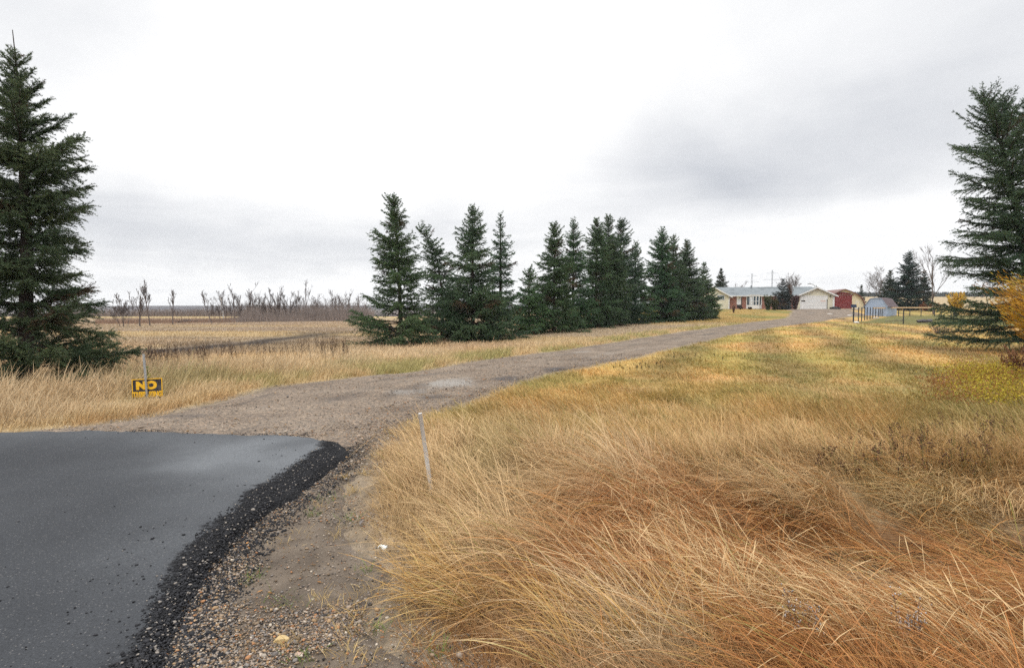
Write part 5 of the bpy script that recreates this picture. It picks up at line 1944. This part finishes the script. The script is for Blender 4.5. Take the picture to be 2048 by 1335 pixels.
window(X(1434.5, LWY), X(1449, LWY), LWY, hz(1440, 599.6, LWY), hz(1440, 589.8, LWY), 4)
window(X(1473.5, MAIN), X(1482, MAIN), MAIN, hz(1478, 609, MAIN), hz(1478, 591.8, MAIN), 1, 2, .16, pane=M_CURT)
dr_ = MB().box(X(1482.6, MAIN), X(1484, MAIN), MAIN - .03, MAIN - .002, hz(1483, 615, MAIN), hz(1483, 591.8, MAIN)).box(X(1474, MAIN), X(1482.5, MAIN), MAIN - .03, MAIN - .002, hz(1478, 615.5, MAIN), hz(1478, 609.6, MAIN)).build('door', M_RECESS_SHADE, house)  # flat dark panels, recess shade is in their colour, no recess modelled
# bay window
bx0, bx1 = X(1492.5, MAIN), X(1523.5, MAIN)
bz0, bz1, bz2 = hz(1508, 609.8, MAIN), hz(1508, 592, MAIN), hz(1508, 616, MAIN)
dB = .55
ins = .55
prof = [(bx0, MAIN - .002), (bx0 + ins, MAIN - dB), (bx1 - ins, MAIN - dB), (bx1, MAIN - .002)]
bay = MB().prism_z(prof, bz2 - .1, bz0).prism_z(prof, bz1, bz1 + .18)
fpost = [(bx0 + ins + (bx1 - bx0 - 2 * ins) * i / 3, MAIN - dB) for i in range(4)]
for x_, y_ in [(bx0 + .06, MAIN - .08), (bx1 - .06, MAIN - .08)] + fpost:
    bay.box(x_ - .07, x_ + .07, y_ + .003, y_ + .12, bz0, bz1)
zm = bz0 + (bz1 - bz0) * .42
bay.box(bx0 + ins, bx1 - ins, MAIN - dB + .01, MAIN - dB + .06, zm - .035, zm + .035)
bw_ = bay.build('bay_window', M_TRIM, house)
prof2 = [(bx0 + .1, MAIN - .004), (bx0 + ins, MAIN - dB + .07), (bx1 - ins, MAIN - dB + .07), (bx1 - .1, MAIN - .004)]
MB().prism_z(prof2, bz0 + .002, bz1 - .002).build('pane', M_GLASS, bw_)
cu = MB()
cu.box(fpost[0][0] + .12, fpost[1][0] - .12, MAIN - dB + .055, MAIN - dB + .066, bz0 + .02, bz1 - .02)
cu.build('curtain', M_CURT, bw_)
prof3 = [(bx0 - .1, MAIN - .003), (bx0 + ins - .05, MAIN - dB - .1), (bx1 - ins + .05, MAIN - dB - .1), (bx1 + .1, MAIN - .003)]
MB().prism_z(prof3, bz1 + .181, bz1 + .26).build('hood', M_TRIM, bw_)
# steps and flower bed edge before the door
# black tarp heap beside the garage
tp_ = MB()
th = empty('black_tarp_heap', (*(HB[:2] + rv * X(1671, -.5) - .5 * bv), HB[2]), 'black tarpaulin heap against the right corner of the garage', 'tarp', rz=PSI)
import bmesh
bm = bmesh.new()
bmesh.ops.create_icosphere(bm, subdivisions=3, radius=1)
for v in bm.verts:
    n_ = vnoise(v.co.x * 2 + 3, v.co.y * 2 + v.co.z * 3, 5)
    v.co = Vector((v.co.x * .78, v.co.y * .4, max(v.co.z, -.2) * .33)) * (.8 + .5 * float(n_))
me = bpy.data.meshes.new('tarp')
bm.to_mesh(me)
bm.free()
me.materials.append(noisy('black_tarp', (.015, .015, .017), (.03, .03, .033), 9, .5, .5, 12))
o = bpy.data.objects.new('tarp', me)
COL.objects.link(o)
o.parent = th
o.location = (0, 0, .1)

# ------------------------------------------------------------------ round roofed barn
M_RED = siding('red_barn_boards', (.175, .018, .022), (.09, .010, .013), .35, .12)
M_CREAM = siding('cream_barn_wall', (.66, .60, .42), (.52, .46, .32), .4, .08)
M_BROOF = noisy('brown_metal_roof', (.13, .055, .045), (.20, .095, .08), 4, .6, c3=(.22, .16, .14), s3=.5)
QD = 116.0
q0 = np.array([ray(1688, 617)[0] * QD, QD])
qz = float(terr(*q0))
PSQ = rad(-14)
qb = empty('barn', (*q0, qz), 'red and cream barn with a rounded brown roof behind the garage', 'barn', rz=PSQ)
kq = QD / F / math.cos(rad(16))
qh = P(1688, 577.5, QD)[2] - qz
qw = 36 * QD / F * 1.03
arc = []
for t in np.linspace(0, 1, 13):
    # pointed arch
    arc.append((qw * (1 - t ** 1.9), qh * (t ** .62) if t > 0 else 0))
arc = [(qw * a, qh * b_) for a, b_ in ((1, 0), (.992, .12), (.97, .27), (.92, .41), (.84, .54), (.73, .65), (.6, .745), (.45, .82), (.3, .89), (.15, .948), (0, 1))]
full = arc + [(-x, z) for x, z in arc[-2::-1]]
QL = 16
MB().prism([(x * .97, z * .97 - (.5 if z <= 0 else 0)) for x, z in full], 0, QL - .3).build('wall', M_CREAM, qb)
rm_ = MB()
for i in range(len(full) - 1):
    (xa, za), (xb, zb_) = full[i], full[i + 1]
    rm_.prism([(xa, za), (xb, zb_), (xb * .965, zb_ * .965), (xa * .965, za * .965)], -.5, QL)
rm_.build('roof', M_BROOF, qb)
ddx0, ddx1 = -18 * kq, 13 * kq
ddz = P(1688, 590, QD)[2] - qz
bd_ = MB().box(ddx0, ddx1, -.10, -.01, -.1, ddz).build('barn_door', M_RED, qb)
MB().box(ddx0 - .1, ddx1 + .3, -.16, -.105, ddz - .02, ddz + .16).build('door_rail', M_BROOF, bd_)
MB().prism([(ddx0, ddz + .17), (ddx1 - .3, ddz + .17), (ddx1 - .2, ddz + .38), (0.2, ddz + .55), (-.8, ddz + .72), (-1.6, ddz + .6)], -.07, -.008).build('gable_boards', M_RED, qb)
d2 = MB().box(19.5 * kq, 26 * kq, -.06, -.01, 0, P(1712, 602, QD)[2] - qz).build('side_door', M_TRIM, qb)
MB().box(20.3 * kq, 25.2 * kq, -.075, -.061, .2, P(1712, 603.2, QD)[2] - qz).build('door_panel', M_CREAM, d2)

# ------------------------------------------------------------------ blue shed
M_BLUE = siding('pale_blue_siding', (.33, .41, .54), (.20, .26, .36), .16, .07)
M_SROOF = noisy('brown_shingles', (.085, .065, .07), (.15, .115, .12), 6, .9, .4, 30)
sg_ = G(1752, 631.5)
SD = sg_[1]
ks = SD / F
PSS = rad(-50)
kx = ks * .98
sh = empty('blue_shed', (ray(1751, 631)[0] * SD, SD, float(terr(ray(1751, 631)[0] * SD, SD))), 'pale blue garden shed with a brown gambrel roof behind the fence', 'shed', rz=PSS)
hz_ = lambda py: P(1750, py, SD)[2] - sh.location.z
sprof = [(-20.5 * kx, -.3), (20.5 * kx, -.3), (20.5 * kx, hz_(612.5)), (10.5 * kx, hz_(597.4)), (0, hz_(595.8)), (-10.5 * kx, hz_(597.4)), (-20.5 * kx, hz_(612.5))]
MB().prism(sprof, 0, 3.6).build('wall', M_BLUE, sh)
top = sprof[2:]
top = [(top[0][0] + .12, top[0][1] - .12)] + top[1:-1] + [(top[-1][0] - .12, top[-1][1] - .12)]
rr_ = MB()
for i in range(len(top) - 1):
    (xa, za), (xb, zb_) = top[i], top[i + 1]
    rr_.prism([(xa, za + .004), (xb, zb_ + .004), (xb * 1.01, zb_ + .06), (xa * 1.01, za + .06)], -.06, 3.75)
rr_.build('roof', M_SROOF, sh)
tb = MB()
for i in range(len(top) - 1):
    (xa, za), (xb, zb_) = top[i], top[i + 1]
    tb.prism([(xa * 1.0, za + .0), (xb, zb_ + .0), (xb, zb_ + .055), (xa, za + .055)], -.10, -.062)
tb.build('verge_board', M_BLUE, sh)

# ------------------------------------------------------------------ fence round the garden
M_POST = noisy('dark_green_post', (.018, .022, .025), (.04, .045, .05), 20, .6)
M_RAIL = noisy('orange_pine_rail', (.55, .36, .20), (.66, .48, .30), 8, .8)
M_WIRE = noisy('fence_wire', (.20, .20, .21), (.3, .3, .31), 8, .5, metal=.5)
c0 = G(1707, 645.5)
fen = empty('garden_fence', c0, 'dark post and wire garden fence with an orange back rail', 'fence')


def post_at(px, py, ty):
    g = G(px, py)
    h_ = P(px, ty, g[1])[2] - g[2]
    p_ = g - c0
    m_ = MB()
    m_.box(p_[0] - .045, p_[0] + .045, p_[1] - .015, p_[1] + .015, p_[2] - .3, p_[2] + h_)
    m_.box(p_[0] - .015, p_[0] + .015, p_[1] + .0155, p_[1] + .06, p_[2] - .3, p_[2] + h_)
    m_.build('post', M_POST, fen)
    return np.array([p_[0], p_[1], p_[2] + h_]), p_


tops_, feet = [], []
ys = np.linspace(0, 1, 13)
px_l = [1707, 1716.5, 1723, 1729, 1734, 1740, 1745.5, 1751, 1756.5, 1760, 1764, 1767.5, 1774.5]
py_l = [645.8, 643.5, 642.8, 640.5, 639.5, 638, 636.6, 635.5, 634, 633.4, 632.7, 632, 631.3]
for px, py in zip(px_l, py_l):
    a_, b_ = post_at(px, py, 614.2)
    tops_.append(a_)
    feet.append(b_)
fr_t, fr_f = [tops_[0]], [feet[0]]
for px, py, ty in ((1806.5, 648, 617.5), (1907, 648.5, 617)):
    a_, b_ = post_at(px, py, ty)
    fr_t.append(a_)
    fr_f.append(b_)
bk_t, bk_f = [tops_[-1]], [feet[-1]]
for px, py in ((1797, 631.6), (1819.5, 631.6), (1842, 632), (1869, 632), (1882, 632.4), (1902, 633)):
    a_, b_ = post_at(px, py, 613.6)
    bk_t.append(a_)
    bk_f.append(b_)
wm = MB()
for T_, B_ in ((tops_, feet), (fr_t, fr_f)):
    for i in range(len(T_) - 1):
        for q in (.35, .62, .9):
            wm.bar(B_[i] + (T_[i] - B_[i]) * q, B_[i + 1] + (T_[i + 1] - B_[i + 1]) * q, .006)
wm.build('wire', M_WIRE, fen)
ra = MB()
pts_ = [tops_[k] for k in (6, 8, 10, 12)] + bk_t[1:]
for i in range(len(pts_) - 1):
    ra.bar(pts_[i] + np.array([0, -.08, -.08]), pts_[i + 1] + np.array([0, -.08, -.08]), .04, .15)
ra.build('rail', M_RAIL, fen)

# blue barrel mailbox on the corner post
g_ = G(1707, 645.5)
bd = np.array([ray(1707.5, 612)[0] * 60, 60.0])
zb2 = P(1707.5, 614.5, 60)[2]
bb_root = empty('blue_bin', (bd[0], bd[1], float(terr(*bd))), 'dark blue bin on a short post beyond the fence corner', 'bin')
zt_ = float(terr(*bd))
MB().box(-.05, .05, -.05, .05, -.3, zb2 - zt_).build('stand', M_POST, bb_root)
prof = [(.27 * math.cos(a), .27 * math.sin(a)) for a in np.linspace(0, 6.283, 15)[:-1]]
M_BIN = noisy('blue_plastic', (.02, .035, .075), (.035, .06, .12), 6, .5)
MB().prism_z(prof, zb2 - zt_, P(1707, 609.6, 60)[2] - zt_).prism_z([(x * .8, y * .8) for x, y in prof], P(1707, 609.6, 60)[2] - zt_, P(1707, 608.6, 60)[2] - zt_).build('body', M_BIN, bb_root)

# ------------------------------------------------------------------ yard lamp, pylons
M_STEEL = noisy('grey_steel', (.32, .33, .34), (.42, .43, .44), 5, .6)
lb = np.array([ray(1632, 600)[0] * 112, 112])
lz = float(terr(*lb))
lamp = empty('yard_lamp', (*lb, lz), 'grey yard lamp arm curving above the garage roof', 'lamp')
pt_ = [(0, 0, 0), (0, 0, 4.6)] + [tuple(np.array([P(px, py, 112)[0] - lb[0], 0, P(px, py, 112)[2] - lz])) for px, py in ((1630, 572), (1627.5, 569.5), (1624, 567.6), (1620, 567))]
V, Q = strip_path(np.array(pt_) + np.array([[0, .001 * i, 0] for i in range(len(pt_))]), [.09, .08, .07, .06, .06, .06], 8)
mesh_np('pole', V, [Q], M_STEEL, lamp, smooth=True)
hp = np.array(pt_[-1])
MB().prism([(hp[0] - .55, hp[2] - .12), (hp[0] + .1, hp[2] - .12), (hp[0] + .1, hp[2] + .1), (hp[0] - .4, hp[2] + .06)], -.12, .12).build('lamp_head', M_STEEL, lamp)


def pylon(px, ty, dep, label):
    x = ray(px, 600)[0] * dep
    z = float(terr(x, dep))
    Hh = P(px, ty, dep)[2] - z
    root = empty('power_pylon', (x, dep, z), label, 'pylon', 'power pylons beyond the house')
    m_ = MB()
    W0, W1 = 4.0, .9
    w_ = lambda t: (W0 + (W1 - W0) * min(1, t / .6)) / 2
    lv = np.linspace(0, 1, 12)
    for i in range(11):
        a, b_ = w_(lv[i]), w_(lv[i + 1])
        za, zb_ = lv[i] * Hh, lv[i + 1] * Hh
        for sx_, sy in ((-1, -1), (1, -1), (1, 1), (-1, 1)):
            m_.bar((sx_ * a, sy * a, za), (sx_ * b_, sy * b_, zb_), .13)
        m_.bar((-a, -a, za), (b_, -b_, zb_), .07)
        m_.bar((a, -a, za), (-b_, -b_, zb_), .07)
        m_.bar((-a, a, za), (-b_, -b_, zb_), .07)
        m_.bar((a, -a, za), (b_, b_, zb_), .07)
    m_.build('lattice', M_STEEL, root)
    for t, w in ((.60, 6.5), (.76, 8.5), (.92, 5.5)):
        k = MB()
        k.bar((-w, 0, t * Hh), (w, 0, t * Hh), .16)
        k.bar((-w, 0, t * Hh), (0, 0, t * Hh + 1.6), .09).bar((w, 0, t * Hh), (0, 0, t * Hh + 1.6), .09)
        k.build('crossarm', M_STEEL, root)


pylon(1503, 546, 640, 'smaller left pylon faint in the sky behind the roof')
pylon(1543.5, 539.5, 560, 'taller right pylon faint in the sky behind the bare tree')

# ------------------------------------------------------------------ sky and light
w = bpy.data.worlds.new('World')
SC.world = w
w.use_nodes = True
nt = w.node_tree
nt.nodes.clear()
out = nt.nodes.new('ShaderNodeOutputWorld')
bg = N(nt, 'ShaderNodeBackground', i={'Strength': .1})
SUN_EL, SUN_AZ = rad(50), rad(-140)      # azimuth from +Y toward +X
sky = N(nt, 'ShaderNodeTexSky', sky_type='NISHITA')
sky.sun_disc = False
sky.sun_elevation = SUN_EL
sky.sun_rotation = SUN_AZ
tc = N(nt, 'ShaderNodeTexCoord')
sx = N(nt, 'ShaderNodeSeparateXYZ')
L(nt, tc.outputs['Generated'], sx.inputs[0])


def mth(op, a, b=None, c=None, clamp=False):
    n = N(nt, 'ShaderNodeMath', operation=op, use_clamp=clamp)
    for i, v in enumerate((a, b, c)):
        if v is None:
            continue
        if isinstance(v, (int, float)):
            n.inputs[i].default_value = v
        else:
            L(nt, v, n.inputs[i])
    return n.outputs[0]


az_n = mth('ARCTAN2', sx.outputs[0], sx.outputs[1])
el_n = mth('ARCSINE', sx.outputs[2])
# cloud-layer projection for texture
zc_ = mth('ADD', mth('MAXIMUM', sx.outputs[2], 0), .10)
cx_ = mth('DIVIDE', sx.outputs[0], zc_)
cy_ = mth('DIVIDE', sx.outputs[1], zc_)
cv_ = N(nt, 'ShaderNodeCombineXYZ')
L(nt, cx_, cv_.inputs[0])
L(nt, cy_, cv_.inputs[1])
nz1 = N(nt, 'ShaderNodeTexNoise', i={'Scale': .85, 'Detail': 9, 'Roughness': .58, 'Distortion': .5})
L(nt, cv_.outputs[0], nz1.inputs['Vector'])
nz2 = N(nt, 'ShaderNodeTexNoise', i={'Scale': 2.6, 'Detail': 4, 'Roughness': .5})
L(nt, tc.outputs['Generated'], nz2.inputs['Vector'])
wa_ = mth('MULTIPLY', mth('SUBTRACT', nz2.outputs['Fac'], .5), .55)
az_w = mth('ADD', az_n, wa_)
nz3 = N(nt, 'ShaderNodeTexNoise', i={'Scale': 3.2, 'Detail': 5, 'Roughness': .55})
L(nt, tc.outputs['Generated'], nz3.inputs['Vector'])
el_w = mth('ADD', el_n, mth('MULTIPLY', mth('SUBTRACT', nz3.outputs['Fac'], .5), .16))


def blob(az, el, sa, se, amp):
    a = mth('DIVIDE', mth('SUBTRACT', az_w, rad(az)), rad(sa))
    e = mth('DIVIDE', mth('SUBTRACT', el_w, rad(el)), rad(se))
    q = mth('ADD', mth('MULTIPLY', a, a), mth('MULTIPLY', e, e))
    return mth('MULTIPLY', mth('EXPONENT', mth('MULTIPLY', q, -1)), amp)


val = mth('MULTIPLY_ADD', mth('SUBTRACT', nz1.outputs['Fac'], .5), .42, 1.045)
for b_ in ((20, 13, 17, 4.4, -.33), (26, 11, 8, 2.0, -.08), (40, 16, 12, 6, -.16), (-30, 7, 30, 3.4, -.30), (-44, 27, 15, 10, -.22), (38, 27, 20, 7, -.14),
           (-14, 19, 22, 9, .24), (32, 6.5, 16, 2.0, .10), (-6, 2.3, 20, 1.6, .08), (-16, 3.0, 10, 1.2, .06)):
    val = mth('ADD', val, blob(*b_))
zen = N(nt, 'ShaderNodeMapRange', interpolation_type='SMOOTHSTEP', i={1: rad(30), 2: rad(80), 3: 1.0, 4: 3.2})
L(nt, el_n, zen.inputs[0])
val = mth('MULTIPLY', val, zen.outputs[0])
cr = N(nt, 'ShaderNodeValToRGB')
cr.color_ramp.elements[0].position = .5
cr.color_ramp.elements[0].color = (.44, .472, .535, 1)
cr.color_ramp.elements[1].position = 1.0
cr.color_ramp.elements[1].color = (.985, .99, 1.0, 1)
L(nt, val, cr.inputs['Fac'])
vs = N(nt, 'ShaderNodeVectorMath', operation='SCALE')
L(nt, cr.outputs['Color'], vs.inputs[0])
L(nt, mth('MULTIPLY', mth('MAXIMUM', val, 1.0), 10.4), vs.inputs['Scale'])
mxw = N(nt, 'ShaderNodeMixRGB', i={'Fac': .985})
L(nt, sky.outputs['Color'], mxw.inputs['Color1'])
L(nt, vs.outputs['Vector'], mxw.inputs['Color2'])
L(nt, mxw.outputs['Color'], bg.inputs['Color'])
L(nt, bg.outputs['Background'], out.inputs['Surface'])

sl = bpy.data.lights.new('sun', 'SUN')
sl.energy = .9
sl.angle = rad(25)
sl.color = (1, .97, .92)
so = bpy.data.objects.new('sun', sl)
COL.objects.link(so)
dv = Vector((math.sin(SUN_AZ) * math.cos(SUN_EL), math.cos(SUN_AZ) * math.cos(SUN_EL), math.sin(SUN_EL)))
so.rotation_euler = dv.to_track_quat('Z', 'Y').to_euler()
so.location = (0, 0, 30)

lp = np.vstack([poly_sample for poly_sample in [rng.uniform((-1.9, 2.3), (.2, 5.2), (160, 2))]])
lp = lp[(sdist(lp, POLY_SHOULDER) < 0)][:34]
lpz = np.c_[lp, terr(lp[:, 0], lp[:, 1]) + .035]
V, Q, C_ = leaf_cloud(lpz, rng, rng.uniform(.012, .024, len(lpz)), np.array([.42, .20, .06]) * rng.uniform(.6, 1.4, (len(lpz), 1)))
V[:, 2] = np.repeat(lpz[:, 2], 4) + (V[:, 2] - np.repeat(lpz[:, 2], 4)) * .35
prop(mesh_np('fallen_leaves', V, [Q], M_LEAF, col=C_), 'small curled orange leaves lying on the shoulder gravel', 'leaves', kind='stuff')

m, nt, out = new_mat('haze_air')
pv = N(nt, 'ShaderNodeVolumePrincipled', i={'Color': (.86, .88, .91, 1), 'Density': .00028, 'Anisotropy': .0})
L(nt, pv.outputs['Volume'], out.inputs['Volume'])
hz_box = MB().box(-1200, 1200, -1200, 1200, -12, 50).build('haze', m)
prop(hz_box, 'thin grey autumn haze over the far fields', 'haze', kind='stuff')

SC.view_settings.view_transform = 'Standard'
SC.view_settings.look = 'None'
SC.view_settings.exposure = 0.0
SC.view_settings.gamma = 1.0
SC.cycles.max_bounces = 6
SC.cycles.diffuse_bounces = 3
SC.cycles.glossy_bounces = 2
SC.cycles.transmission_bounces = 3
SC.cycles.use_denoising = False
SC.cycles.use_adaptive_sampling = True
SC.cycles.adaptive_threshold = .005
SC.cycles.denoiser = 'OPENIMAGEDENOISE'
SC.cycles.denoising_input_passes = 'RGB_ALBEDO_NORMAL'
